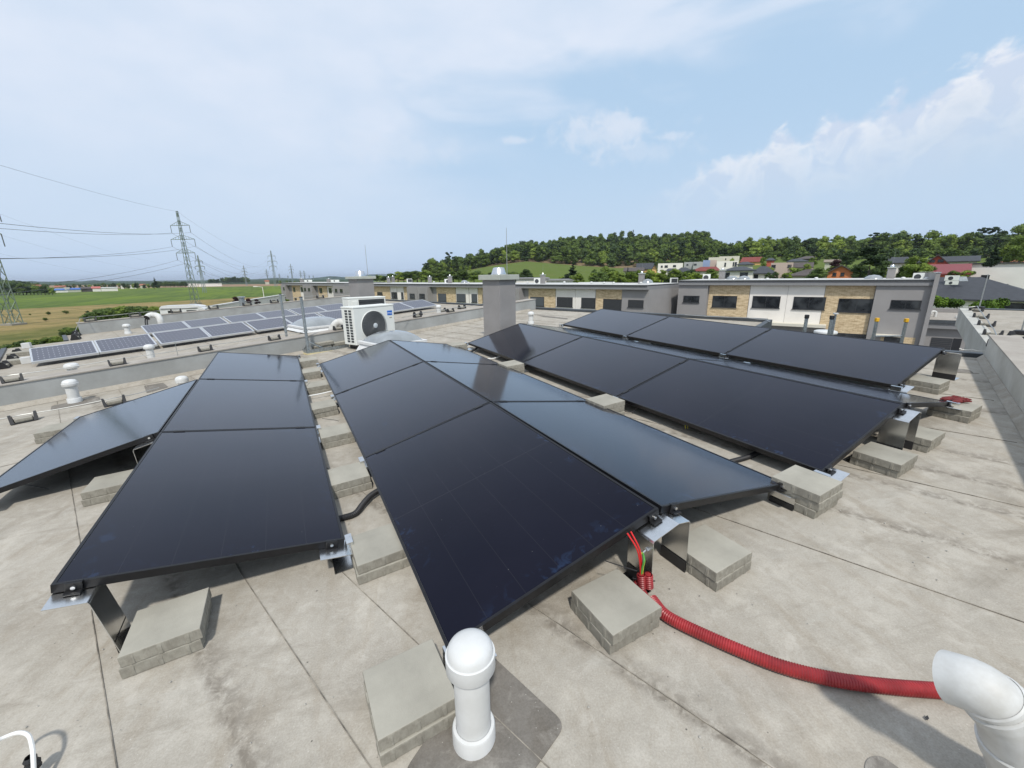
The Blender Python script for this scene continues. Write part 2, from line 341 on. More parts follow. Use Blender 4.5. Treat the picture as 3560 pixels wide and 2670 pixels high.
# ================================================================ ROOF (roof coordinates; x right, y away, z up)
dirp=np.array([.947,.32]); dirp/=np.linalg.norm(dirp); nrm=np.array([-dirp[1],dirp[0]])
def q2(s,t,z=0): p=dirp*s+nrm*t; return (p[0],p[1],z)      # s along the parapets, t across the house
def qst(p): p=np.array(p[:2]); return float(p@dirp),float(p@nrm)
def planq(mb,s0,t0,s1,t1,z0,z1):
    a,b,c,d=q2(s0,t0),q2(s1,t0),q2(s1,t1),q2(s0,t1); f=lambda p,z:(p[0],p[1],z)
    return mb.hexa([f(a,z0),f(b,z0),f(c,z0),f(d,z0)],[f(a,z1),f(b,z1),f(c,z1),f(d,z1)])
TL,TR=7.58,-.92
def st(u,v,h=0): return qst(rp(u,v,h))
def poly_prism(mb,stp,z0,z1):
    b=[q2(a,c,z0) for a,c in stp]; tp=[q2(a,c,z1) for a,c in stp]; n=len(stp)
    mb.add(b+tp,[tuple(range(n-1,-1,-1)),tuple(range(n,2*n))]+[(i,(i+1)%n,n+(i+1)%n,n+i) for i in range(n)]); return mb
tc_=st(2672,1130)[1]
own=[(-4.5,TR-.12),(7.5,TR-.12),(7.5,1.72),(9.38,1.72),(9.38,TL+.12),(-4.5,TL+.12)]
# our house: roof slab on a body down to the street
house=thing('terraced_house','pale house under our flat roof that carries the black solar panels','house',(2,3,0))
poly_prism(MB(),own,-.16,0).build('roof',MT['membrane'],house,absr=True)
poly_prism(MB(),[(-4.3,TR),(7.3,TR),(7.3,1.85),(9.2,1.85),(9.2,TL),(-4.3,TL)],-7.2,-.161).build('wall',MT['render_grey'],house,absr=True)
mb=MB()
planq(mb,-1.05,TL,9.38,TL+.26,0.002,.285); mb.build('parapet',MT['upstand'],house,absr=True)
mb=MB(); planq(mb,-1.07,TL-.012,9.40,TL+.275,.2855,.30); mb.build('parapet_cap',MT['upstand_top'],house,absr=True)
mb=MB(); planq(mb,-4.4,TR-.22,7.45,TR,0.002,.285); mb.build('parapet',MT['upstand_light'],house,absr=True)
mb=MB(); planq(mb,-4.4,TR-.235,7.46,TR+.012,.2855,.30); mb.build('parapet_cap',MT['upstand_top'],house,absr=True)
# welded fillet at the foot of the upstands
for (a,b,t0,t1,sg) in ((-1.05,9.1,TL,TL-.07,1),(-4.4,7.45,TR,TR+.06,1)):
    m=MB(); p=[q2(a,t1,.003),q2(b,t1,.003),q2(b,t0,.003),q2(a,t0,.003)]; tt=[q2(a,t0+(t1-t0)*.15,.055),q2(b,t0+(t1-t0)*.15,.055),q2(b,t0,.056),q2(a,t0,.056)]
    m.hexa(p,tt).build('fillet',MT['membrane_side'],house,absr=True)
# gutter edge flashing
def flash(a,b,par,w=.10,h=.05):
    (s0,t0),(s1,t1)=a,b; d=np.array([s1-s0,t1-t0]);d/=np.linalg.norm(d); n=np.array([-d[1],d[0]])*w/2
    m=MB(); m.hexa([q2(s0-n[0],t0-n[1],-.2),q2(s1-n[0],t1-n[1],-.2),q2(s1+n[0],t1+n[1],-.2),q2(s0+n[0],t0+n[1],-.2)],[q2(s0-n[0],t0-n[1],h),q2(s1-n[0],t1-n[1],h),q2(s1+n[0],t1+n[1],h),q2(s0+n[0],t0+n[1],h)])
    return m.build('edge_flashing',MT['zinc_dark'],par,absr=True)
flash((7.56,TR+.0),(7.56,1.67),house); flash((7.62,1.72),(9.38,1.72),house,.09,.06); flash((9.43,1.77),(9.43,TL+.26),house,.10,.06)
# welded membrane seams: measured lines, all at right angles to the upstands
def seam(s,t0,t1,w=.0032,par=house,band=.09,side=1):
    d=.06*math.sin(s*7)
    m=MB(); m.hexa([q2(s,t0,.001),q2(s+w,t0,.001),q2(s+w+d,t1,.001),q2(s+d,t1,.001)],[q2(s,t0,.0042),q2(s+w,t0,.0042),q2(s+w+d,t1,.0042),q2(s+d,t1,.0042)]); m.build('seam',MT['seam'],par,absr=True)
SEAMS=(-2.7,-1.72,-.13,.36,.72,1.12,2.27,3.35,4.45,5.55,6.6)
for s_ in SEAMS: seam(s_,TR+.1,TL-.07)
for s_ in (7.7,8.6): seam(s_,1.8,TL-.07)
for (a,b,t_) in ((2.27,4.4,4.6),(1.12,2.27,5.9),(4.45,6.6,6.75),(6.6,9.0,5.2),(-1.7,-.13,5.2)):
    m=MB(); m.hexa([q2(a,t_,.001),q2(b,t_-.03,.001),q2(b,t_-.027,.001),q2(a,t_+.003,.001)],[q2(a,t_,.0036),q2(b,t_-.03,.0036),q2(b,t_-.027,.0036),q2(a,t_+.003,.0036)]).build('seam',MT['seam'],house,absr=True)
# dark repair patches
def patch(pts,label=None,z=.0035,rad=.05):
    P=[np.array(p[:2]) for p in pts]; out=[]; n=len(P)
    for i in range(n):
        a,b,c=P[i-1],P[i],P[(i+1)%n]; u1=(a-b)/np.linalg.norm(a-b);u2=(c-b)/np.linalg.norm(c-b)
        for k in range(6):
            w=k/5; p=b+u1*rad*(1-w)**2+u2*rad*w**2; out.append((p[0],p[1]))
    m=MB(); k=len(out); m.add([(x,y,.0005) for x,y in out]+[(x,y,z) for x,y in out],[tuple(range(k-1,-1,-1)),tuple(range(k,2*k))]+[(i,(i+1)%k,k+(i+1)%k,k+i) for i in range(k)])
    return m.build('repair_patch',MT['membrane_patch'],house,absr=True)
patch([rp(1690,2262),rp(1968,2520),rp(1800,2760),rp(1395,2700)],rad=.04)
patch([rp(*q) for q in ((2990,2800),(3010,2640),(3060,2625),(3160,2700))],rad=.02)
zz=z4((2660,1000),.4069)
patch([rp(*zz(1530,690)),rp(*zz(1740,700)),rp(*zz(1790,738)),rp(*zz(1530,718))],rad=.06)
zz=z4((0,1200),.4069)
patch([rp(*zz(440,520)),rp(*zz(850,440)),rp(*zz(862,490)),rp(*zz(432,562))],rad=.05)
patch([rp(*zz(1230,350)),rp(*zz(1395,322)),rp(*zz(1440,360)),rp(*zz(1255,412))],rad=.04)
zz=z4((1800,950),.2712)
patch([rp(*zz(240,535)),rp(*zz(640,578)),rp(*zz(640,592)),rp(*zz(330,562))],rad=.03)
# neighbouring roofs
nb=thing('terraced_house','neighbouring flat-roofed house beyond the low grey upstand, carrying the framed panels','house',(0,12,0))
stn=[(-.9,TL+.30),(9.5,TL+.30),(9.5,16.6),(.1,16.6),(.1,15.0),(-.9,15.0)]
poly_prism(MB(),stn,-.16,-.002).build('roof',MT['membrane_side'],nb,absr=True)
poly_prism(MB(),[(-.7,TL+.31),(9.3,TL+.31),(9.3,16.4),(.3,16.4),(.3,14.8),(-.7,14.8)],-7.2,-.161).build('wall',MT['render_grey'],nb,absr=True)
planq(MB(),.42,16.35,9.3,16.6,0,.30).build('parapet',MT['upstand'],nb,absr=True)
planq(MB(),.40,16.34,9.32,16.62,.3005,.315).build('parapet_cap',MT['upstand_top'],nb,absr=True)
flash((-.9,TL+.36),(-.9,14.9),nb,.08,.03); flash((.1,15.0),(.1,16.5),nb,.08,.03); flash((9.55,TL+.3),(9.55,16.6),nb)
for s_ in (1.0,2.1,3.2,4.3,5.4,6.5,7.6,8.7): seam(s_,TL+.35,16.3,par=nb)
nb3=thing('terraced_house','third flat-roofed house of our row, its roof edge low behind the framed panels','house',(0,20,0))
poly_prism(MB(),[(1.2,16.63),(9.7,16.63),(9.7,25),(2.2,25)],-.4,-.25).build('roof',MT['membrane_side'],nb3,absr=True)
poly_prism(MB(),[(1.4,16.64),(9.5,16.64),(9.5,24.8),(2.4,24.8)],-7.2,-.401).build('wall',MT['render_grey'],nb3,absr=True)
rn=thing('terraced_house','neighbouring house on the right whose roof runs on past our gutter','house',(9,-4,0))
poly_prism(MB(),[(-4.5,TR-.245),(12.35,TR-.245),(12.35,-9.5),(-4.5,-9.5)],-.16,.03).build('roof',MT['membrane_side'],rn,absr=True)
poly_prism(MB(),[(7.6,TR-.30),(12.2,TR-.30),(12.2,-9.4),(7.6,-9.4)],-7.2,-.161).build('wall',MT['upstand_light'],rn,absr=True)
planq(MB(),7.47,TR-.245,12.36,TR-.10,-.30,.045).build('edge_trim',MT['upstand_light'],rn,absr=True)
flash((12.4,TR-.3),(12.4,-9.4),rn)
for s_ in (8.4,9.7,11.0): seam(s_,-9.3,TR-.3,par=rn).__class__ if 0 else None

# ================================================================ SOLAR ARRAYS
XR=[-0.8867,1.4085,3.7499,6.0019]; Y0=[2.0035,1.1226,1.0773,1.515]; SK=[0.0058,0.0033,-0.0063,-0.0028]
LP,WD,HL,HR,GAP=1.765,1.0066,.12,.3288,.0342
SLOPE=math.atan2(HR-HL,WD)
def tent(k,side,along,up,dz=0):     # side -1 left of the ridge, +1 right; up: distance up the slope from the low edge
    c=SK[k]; d=side*(GAP/2+WD-up*math.cos(SLOPE)); z=HL+up*math.sin(SLOPE)+dz
    return np.array([XR[k]+d*math.cos(c)+along*math.sin(c), Y0[k]-d*math.sin(c)+along*math.cos(c), z])
def panel_proto(name,label,loc):
    root=thing(name,label,'solar panel',(0,0,0),group='black solar panels on our roof')
    f=MB(); w=.012; d=.035; L=1.755; H=1.04
    f.box(0,0,-d,H,w,0).box(0,L-w,-d,H,L,0).box(0,w,-d,w,L-w,0).box(H-w,w,-d,H,L-w,0)
    f.build('frame',MT['frame_black'],root)
    MB().box(w+.0005,w+.0005,-.007,H-w-.0005,L-w-.0005,-.0025).build('glass',MT['panel_glass'],root)
    MB().box(H*.5-.09,L*.5-.05,-.02,H*.5+.09,L*.5+.05,-.0075).build('junction_box',MT['black_plastic'],root)
    return root
proto=None
def put_panel(k,side,i,label,tw=0.):
    global proto
    o=tent(k,side,i*LP+.005,0); ex=tent(k,side,i*LP,1)-tent(k,side,i*LP,0); ex/=np.linalg.norm(ex); ey=tent(k,side,i*LP+1,0)-tent(k,side,i*LP,0); ey/=np.linalg.norm(ey); 
    if tw:
        rr=Matrix.Rotation(tw,3,'Z'); piv=tent(k,side,i*LP+LP,1.057); o=np.array(rr@Vector(o-piv))+piv; ex=np.array(rr@Vector(ex)); ey=np.array(rr@Vector(ey))
    if side==1:   # mirror: keep right handed, local y runs back
        o=o+ey*1.755; ey=-ey
    ez=np.cross(ex,ey); m=M4@Matrix(((ex[0],ey[0],ez[0],o[0]),(ex[1],ey[1],ez[1],o[1]),(ex[2],ey[2],ez[2],o[2]),(0,0,0,1)))
    if proto is None: proto=panel_proto('solar_panel',label,o); r=proto
    else: r=dup(proto,(0,0,0),label=label)
    r.matrix_world=m; WM[r.name]=m; return r
row=('nearest','middle','farthest')
A_,B_,C_,D_=0,1,2,3
for i in range(3): put_panel(A_,1,i,'%s black panel of the left array, sloping right towards the valley of paving slabs'%row[i])
put_panel(A_,-1,1,'lone black panel on the far left, sloping left from the ridge of the left array')
for i in range(3): put_panel(B_,-1,i,('%s black panel on the left slope of the central double array'%row[i]) if i else 'large nearest black panel in the centre, pointing at the white domed vent',tw=-.014 if i==0 else 0)
for i in range(3): put_panel(B_,1,i,'%s blue-grey reflecting panel on the right slope of the central double array'%row[i],tw=-.008 if i==0 else 0)
for i in range(3): put_panel(C_,-1,i,('%s black panel of the third array, facing the central array'%row[i])+(' and mirroring the grey chimney' if i==2 else ''))
for i in range(3): put_panel(C_,1,i,'%s thin sliver of panel on the hidden far slope of the third array'%row[i])
for i in range(3): put_panel(D_,-1,i,'%s black panel of the rearmost array by the gutter'%row[i])
# mid and end clamps, brackets
def clamp_end(k,side,along,up,front,label):
    """black end clamp with a bright bolt, on the short side of a panel"""
    c=tent(k,side,along,up); ex=tent(k,side,along,up+.1)-c; ex/=np.linalg.norm(ex); ey=tent(k,side,along+.1,up)-c; ey/=np.linalg.norm(ey); ez=np.cross(ex,ey)*(1 if side==-1 else -1)
    m=Matrix(((ex[0],ey[0],ez[0],c[0]),(ex[1],ey[1],ez[1],c[1]),(ex[2],ey[2],ez[2],c[2]),(0,0,0,1)))
    g=thing('end_clamp',label,'clamp',(0,0,0),group='black end clamps on the panel ends'); g.matrix_world=M4@m; WM[g.name]=M4@m
    s=-1 if front else 1
    b=MB(); b.bbox(-.025,min(0,s*.008),-.036,.025,max(0,s*.008),.002,.002); b.bbox(-.025,min(0,-s*.010),.0005,.025,max(0,-s*.010)+.0,.003,.001); b.bbox(-.025,min(s*.006,s*.030),-.037,.025,max(s*.006,s*.030),-.029,.002); b.build('clamp_body',MT['clamp_black'],g)
    h=MB(); h.tube([(0,s*.008,-.016),(0,s*.016,-.016)],.0075,8); h.build('bolt',MT['steel_bolt'],g)
NMK=['left','central','third','rearmost']
def mid_clamp(k,side,i,up,label):
    c=tent(k,side,i*LP,up); ex=tent(k,side,i*LP,up+.1)-c; ex/=np.linalg.norm(ex); ey=tent(k,side,i*LP+.1,up)-c; ey/=np.linalg.norm(ey); ez=np.cross(ex,ey)*(1 if side==-1 else -1)
    m=M4@Matrix(((ex[0],ey[0],ez[0],c[0]),(ex[1],ey[1],ez[1],c[1]),(ex[2],ey[2],ez[2],c[2]),(0,0,0,1)))
    b=MB(); b.bbox(-.035,-.014,-.03,.035,.014,.004,.0015); o=b.build('mid_clamp',MT['clamp_black']); o.matrix_world=m
    tag(o,label,'clamp','black middle clamps in the panel joints')
for (k,side,ii) in ((A_,1,(1,2)),(B_,-1,(1,2)),(B_,1,(1,2)),(C_,-1,(1,2)),(D_,-1,(1,2))):
    for i in ii:
        for up,w in ((.12,'low'),(.93,'high')): mid_clamp(k,side,i,up,'small black clamp, %s end of the %s joint, %s slope, %s array'%(w,('','nearer','farther')[i],'left' if side<0 else 'right',NMK[k]))
def ridge_bracket(k,along,label,left=True,right=True,y0=-.085,y1=.06):
    g=thing('ridge_bracket',label,'bracket',(0,0,0),group='folded aluminium brackets under the ridges')
    m=M4@Matrix.Translation(Vector(tent(k,1,along,0)*0+np.array([XR[k]+along*math.sin(SK[k]),Y0[k]+along*math.cos(SK[k]),0])))@Matrix.Rotation(-SK[k],4,'Z'); g.matrix_world=m; WM[g.name]=m
    top=HR-.038; sl=math.tan(SLOPE)
    for s,on in ((-1,left),(1,right)):
        if not on: continue
        b=MB(); lx=(.150 if s<0 or k==A_ else (.072 if k==B_ else .030)); tx_=(.148 if s<0 else (lx-.004 if k!=A_ else .118))
        b.prof([(s*.001,top),(s*tx_,top-tx_*sl),(s*(tx_+.004),top-tx_*sl-.008),(s*lx,.004)],y0,y1,.003)
        b.prof([(s*lx,.003),(s*(lx+.14),.003)],y0,y1,.003); b.build('leg',MT['aluminium'],g)
        MB().box(s*lx-.0065, y0+.001,.002, s*lx-.004, y1-.001,.06).build('rubber_pad',MT['black_rubber'],g)
    return g
def low_bracket(k,side,along,label,y0=-.085,y1=.05):
    g=thing('low_bracket',label,'bracket',(0,0,0),group='folded aluminium brackets under the low edges')
    c=SK[k]; d=side*(GAP/2+WD); p=np.array([XR[k]+d*math.cos(c)+along*math.sin(c), Y0[k]-d*math.sin(c)+along*math.cos(c),0])
    m=M4@Matrix.Translation(Vector(p))@Matrix.Rotation(-c,4,'Z'); g.matrix_world=m; WM[g.name]=m
    s=side; z=HL-.038
    lx={(A_,1):.018,(B_,1):-.070,(C_,1):-.080}.get((k,side),.030)
    b=MB(); b.prof([(-s*.12,z+.024),(s*lx,z-.002),(s*(lx+.002),z-.010),(s*(lx+.004),.004)],y0,y1,.003); 
    if lx>0: b.prof([(s*(lx-.09),.003),(s*(lx+.004),.003)],y0,y1,.003)
    if lx<0: b.prof([(s*lx,z-.001),(s*.03,z-.009)],y0,y1,.003)
    b.build('leg',MT['aluminium'],g)
    MB().box(min(s*.003,s*.034),y0+.045,z-.004,max(s*.003,s*.034),y1-.01,z+.036).build('clip',MT['aluminium'],g)
    MB().box(min(s*(lx-.0045),s*(lx-.002)),y0+.002,.003,max(s*(lx-.0045),s*(lx-.002)),y1-.002,.035).build('rubber_pad',MT['black_rubber'],g)
    return g
for k,nm in ((A_,'left'),(B_,'central'),(C_,'third'),(D_,'rearmost')):
    sides=[-1,1] if k in (B_,C_) else ([1] if k==A_ else [-1])
    for i in range(4):
        wn=('near end','nearer joint','farther joint','far end')[i]; a=i*LP+(0 if i<3 else .04)
        if k==A_: ridge_bracket(k,a,'folded aluminium bracket at the %s of the left array ridge'%wn,left=(i in(1,2)),right=True)
        elif k==D_: ridge_bracket(k,a,'folded aluminium bracket at the %s of the rearmost array ridge'%wn,left=False,right=True,y0=-.12,y1=.06)
        else: ridge_bracket(k,a,'inverted-U aluminium bracket at the %s of the %s array ridge'%(wn,nm))
        for s in sides: low_bracket(k,s,a,'Z-shaped aluminium bracket at the %s, low %s edge, %s array'%(wn,'left' if s<0 else 'right',nm))
        if k==A_ and i in (1,2): low_bracket(k,-1,a,'Z-shaped aluminium bracket under the lone left panel, %s'%wn)
for k,side in ((A_,1),(B_,-1),(B_,1),(C_,-1),(C_,1),(D_,-1)):
    for up,w in ((.06,'low'),(.975,'ridge')):
        clamp_end(k,side,.002+(-.012 if (k,side)==(B_,-1) and up<.5 else 0),up,True,'black bolted end clamp, near %s corner, %s slope, %s array'%(w,'left' if side<0 else 'right',NMK[k]))
clamp_end(A_,-1,LP+.002,.975,True,'black end clamp with bright bolt at the ridge corner of the lone left panel')
# back sheet of the rearmost array
# ---------------------------------------------------------------- ballast slabs
SLB=None
def slab_mesh(w=.25,h=.049,seed=0):
    r=random.Random(seed); n=12; bm=bmesh.new(); out=[]
    def side(a,b):
        for i in range(n): 
            f=i/n; yield (a[0]+(b[0]-a[0])*f,a[1]+(b[1]-a[1])*f)
    c=w/2; cs=[(-c,-c),(c,-c),(c,c),(-c,c)]; ring=[]
    FR=[(0,0),(.012,0),(.11,0),(.118,.0022),(.165,.0022),(.173,0),(.33,0),(.44,0),(.448,.0022),(.50,.0022),(.508,0),(.66,0),(.79,0),(.798,.0022),(.845,.0022),(.853,0),(.93,0),(.988,0)]
    for q in range(4):
        a,b=cs[q],cs[(q+1)%4]
        for f,push in FR:
            x,y=a[0]+(b[0]-a[0])*f,a[1]+(b[1]-a[1])*f; nx,ny=((0,-1),(1,0),(0,1),(-1,0))[q]
            ring.append((x,y,nx,ny,push))
    k=len(ring); V=[];F=[]
    lev=[(0,-.002),(.003,.0),(h-.016,.0),(h-.004,.0),(h-.0008,-.0012),(h,-.003)]
    for z,ins in lev:
        for (x,y,nx,ny,p) in ring:
            j=(r.random()-.5)*.0010 if z<h-.005 else 0
            sx=1+ins/c; V.append((x*sx+nx*((p if z<h-.010 else 0)+j),y*sx+ny*((p if z<h-.010 else 0)+j),z+(r.random()-.5)*(.0015 if z==0 else 0)))
    for l in range(len(lev)-1):
        for i in range(k): F.append((l*k+i,l*k+(i+1)%k,(l+1)*k+(i+1)%k,(l+1)*k+i))
    F.append(tuple(range(k-1,-1,-1))); F.append(tuple(range((len(lev)-1)*k,len(lev)*k)))
    return V,F
slabm=[]
for sd_ in range(3):
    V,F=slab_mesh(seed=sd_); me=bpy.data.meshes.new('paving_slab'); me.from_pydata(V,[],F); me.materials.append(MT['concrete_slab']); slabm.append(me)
def slabs(x,y,n,where,a=0,z0=0,grp='concrete ballast slabs'):
    """x,y: near left corner of the pile"""
    for i in range(n):
        o=bpy.data.objects.new('paving_slab',slabm[(i+int(x*10))%3]); COL.objects.link(o)
        j=(random.random()-.5)*.02; k=(random.random()-.5)*.02; ro=a+(random.random()-.5)*.03+(0 if i else 0)
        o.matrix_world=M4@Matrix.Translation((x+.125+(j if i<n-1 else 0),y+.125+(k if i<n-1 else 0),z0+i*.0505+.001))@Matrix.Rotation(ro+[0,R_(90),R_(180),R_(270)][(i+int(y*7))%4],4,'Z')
        w=('top' if i==n-1 else ('bottom' if i==0 else 'middle'))
        tag(o,'grey concrete slab, %s of the pile %s'%(w,where),'slab',grp)
slabs(.085,.985,2,'in front of the white domed vent, left of it')
slabs(-.685,1.762,2,'under the near left corner of the left array')
slabs(.905,.893,2,'in the foreground where the red hose ends',a=-.02)
slabs(1.488,.893,2,'on the right foot of the central ridge bracket')
slabs(.158,1.785,2,'at the near end of the valley between left and central arrays')
slabs(.132,2.645,2,'second from the near end of the valley, above the black hose')
slabs(.160,3.512,2,'third from the near end of the valley')
slabs(.132,4.338,2,'fourth in the valley, beside the white bracket tip')
slabs(.162,5.228,2,'fifth in the valley, behind the white conduit')
slabs(.135,6.05,2,'sixth in the valley, next to last')
slabs(.165,6.87,2,'farthest in the valley, before the steel mast')
slabs(3.22,.875,2,'at the near corner of the third array')
slabs(3.79,.91,2,'on the right foot of the third ridge bracket')
slabs(4.68,.945,2,'with the red gloves behind it')
slabs(5.37,1.33,2,'at the near corner of the rearmost array')
slabs(2.375,.93,3,'three high between the central and third arrays')
slabs(2.39,2.64,3,'three high in the gap, beside the nearer joint of the third array')
slabs(2.385,4.42,3,'three high in the gap, beside the farther joint of the third array')
slabs(2.33,6.13,3,'three high at the far end of the central array')
slabs(-2.12,5.24,2,'left of the lone left panel')
slabs(-1.29,3.49,2,'half hidden under the lone left panel')
# ================================================================ THINGS ON THE ROOFS
def rw(u,v,h=0): return RM@rp(u,v,h)              # roof point in world coordinates
def pd(u,v,dep): return CAM+ray(u,v)*dep          # point at optical depth
def zat(P,v):                                     # world z on the vertical through P that appears at image row v
    k=(PH/2-v)/FPX; a=np.array([P[0],P[1],0])-CAM; z=np.array([0,0,1.])
    return float((k*(a@FWD)-a@UPV)/((z@UPV)-k*(z@FWD)))
def W2R(p): return RM.T@np.array(p)
def vent(P,H,label,rc=.075,rpipe=.055,collar=True,squat=False,hc=.078):
    g=thing('vent_pipe',label,'vent pipe',tuple(P),roof=False,group='white domed vent pipes')
    if not squat:
        MB().lathe([(rpipe,-.03),(rpipe,H-.07),(rpipe*.98,H-.06)],n=32).build('pipe',MT['white_pipe'],g)
        MB().lathe([(rpipe*.9,H-hc),(rc,H-hc),(rc+.002,H-hc+.004),(rc+.002,H-.046),(rc+.0005,H-.045),(rc-.0025,H-.0445),(rc-.003,H-.042),(rc*.93,H-.029),(rc*.84,H-.018),(rc*.68,H-.009),(rc*.45,H-.003),(rc*.2,H-.0006),(0.0001,H)],n=40).build('cap',MT['white_pipe'],g)
        if collar: MB().lathe([(rpipe+.014,-.03),(rpipe+.013,.050),(rpipe+.010,.056),(rpipe+.001,.058)],n=32).build('collar',MT['white_pipe'],g)
    else:
        MB().lathe([(rpipe,-.02),(rpipe,H-.05)],n=28).build('pipe',MT['white_pipe'],g)
        MB().lathe([(rpipe,H-.085),(rc,H-.085),(rc+.002,H-.045),(rc*.97,H-.03),(rc*.8,H-.012),(rc*.45,H-.003),(.0001,H)],n=36).build('cap',MT['white_pipe'],g)
    return g
P=rw(1649,2562); vent(P,zat(P,2224)-P[2],'large white domed vent pipe standing in the foreground on a dark patch',rc=.071,rpipe=.0535,hc=.098)
P=rw(262,1398); vent(P,zat(P,1319)-P[2],'white domed vent pipe on the left, in front of the low grey upstand',rc=.074,rpipe=.055)
P=rw(637,1343); vent(P,zat(P,1307)-P[2],'squat white domed vent with a thin rod behind it, at the left array',rc=.072,rpipe=.05,squat=True)
P=rw(1846,1126); vent(P,zat(P,1083)-P[2],'white domed vent pipe to the right of the tall grey chimney',rc=.072,rpipe=.052)
P=rw(256,1302); vent(P,zat(P,1262)-P[2],'white vent dome showing just over the low grey upstand on the left',rc=.090,rpipe=.06,collar=False)
P=rw(528,1251); vent(P,zat(P,1197)-P[2],'white domed vent pipe before the framed panels, behind the upstand',rc=.078,rpipe=.056,collar=False)
P=rw(446,1160); vent(P,zat(P,1126)-P[2],'small white domed vent pipe between the two rows of framed panels',rc=.085,rpipe=.06)
P=rw(1526,1096); vent(P,zat(P,1060)-P[2],'small white domed vent pipe past the right end of the framed panels',rc=.075,rpipe=.06)
P=W2R(rw(2872,1158)); 
# vent domes at the back edge and on the right roof
P=pd(2868,1166,11.0); vent((P[0],P[1],zat(P,1200)),zat(P,1147)-zat(P,1200),'white vent dome peeping over the rearmost array',rc=.26,rpipe=.18,squat=True)
P=rw(3324,1110); 
# rod on the squat vent
def rod(P,vt,label,r=.006,name='lightning_rod',base=True,lean=(0,0)):
    z1=zat(P,vt); g=thing(name,label,'lightning rod',tuple(P),roof=False,group='thin lightning rods')
    m=MB(); m.tube([(0,0,0),(lean[0],lean[1],z1-P[2])],[r,r*.6],6); m.build('rod',MT['wire'],g)
    if base: MB().bbox(-.07,-.07,0,.07,.07,.06,.01).build('foot',MT['black_plastic'],g)
    return g
rod(rw(634,1306,.0),1185,'thin rod rising behind the squat white vent on the left',base=False,r=.005)
# gooseneck pipe in the right foreground
def goose(pts,r,label,rings=(),col='white_pipe_old',open_end=True,n=36):
    g=thing('gooseneck_pipe',label,'pipe',tuple(pts[0]),roof=False)
    # smooth the path
    P=[np.array(p,float) for p in pts]; 
    m=MB(); m.tube(P,r,n,cap=False); o=m.build('pipe',MT[col],g,absw=True)
    if open_end:
        e=P[-1]; d=(P[-1]-P[-2]); d/=np.linalg.norm(d); MB().tube([e-d*.004,e-d*.01],r*.93,n).build('dark_opening',MT['black_plastic'],g,absw=True)
    for i,w,dr in rings:
        a,b=P[i],P[i+1]; d=(b-a)/np.linalg.norm(b-a); MB().tube([a-d*w/2-d*.003,a-d*w/2,a+d*w/2,a+d*w/2+d*.003],[r+.0005,r+dr,r+dr,r+.0005],n,cap=False).build('socket',MT[col],g,absw=True)
    return g
def bend(P,k=7,rad=.1):
    P=[np.array(p,float) for p in P]; out=[P[0]]
    for a,b,c in zip(P[:-2],P[1:-1],P[2:]):
        u1=(a-b);l1=np.linalg.norm(u1);u1/=l1;u2=c-b;l2=np.linalg.norm(u2);u2/=l2; rr=min(rad,l1*.48,l2*.48)
        for i in range(k+1):
            w=i/k; out.append(b+u1*rr*(1-w)**2+u2*rr*w**2)
    out.append(P[-1]); return out
B0=rw(3508,2492,.33); b0=rw(3560,2760,.03)
gp=[b0,np.array([B0[0],B0[1],B0[2]-.10]),np.array([B0[0],B0[1],B0[2]-.02])]
J=rw(3418,2392,.395); T=rw(3292,2352,.365)
path=bend([b0,B0+np.array([0,0,.0]),J,T],8,.06)
gg=goose(path,.0605,'large white gooseneck pipe in the right foreground, its mouth over the red hose',n=40)
def ring_at(p,d,r,w,dr,par,n=40):
    d=np.array(d,float); d/=np.linalg.norm(d); MB().tube([p-d*(w/2+.004),p-d*w/2,p+d*w/2,p+d*(w/2+.004)],[r+.0003,r+dr,r+dr,r+.0003],n,cap=False).build('socket',MT['white_pipe_old'],par,absw=True)
ring_at(b0+(B0-b0)*.62,B0-b0,.0605,.045,.005,gg); ring_at(B0+(J-B0)*.42,J-B0,.0605,.022,.006,gg); ring_at(B0*.5+J*.5+(J-B0)*.22,J-B0,.0605,.008,.004,gg)
# other goosenecks on the neighbouring roof
P=rw(564,1141); zt=zat(P,1086); e=pd(507,1130,ray(562,1122)@FWD*1); dd=float((P-CAM)@FWD)
L_=[np.array([P[0],P[1],P[2]]),np.array([P[0],P[1],zt-.18]),pd(548,1096,dd),pd(522,1094,dd),pd(510,1105,dd*.99)]
goose(bend(L_,6,.16),.075,'white gooseneck pipe with two black hoses at the far left upstand')
for j,x in enumerate((509,516)):
    m=MB(); m.tube([pd(x,1104,dd*.99),pd(x-4,1110,dd*.99),pd(x-4,1122,dd*.985),pd(x-2,1132,dd*.98)],.016,8); tag(m.build('black_hose',MT['black_rubber']),('outer' if j==0 else 'inner')+' black hose dropping from the far left gooseneck','hose')
P=rw(1155,1153); dd=float((P-CAM)@FWD)
goose(bend([P,pd(1156,1142,dd),pd(1168,1124,dd),pd(1183,1118,dd),pd(1205,1125,dd),pd(1216,1140,dd)],6,.2),.085,'fat white corrugated elbow pipe beside the outdoor unit, behind the upstand')
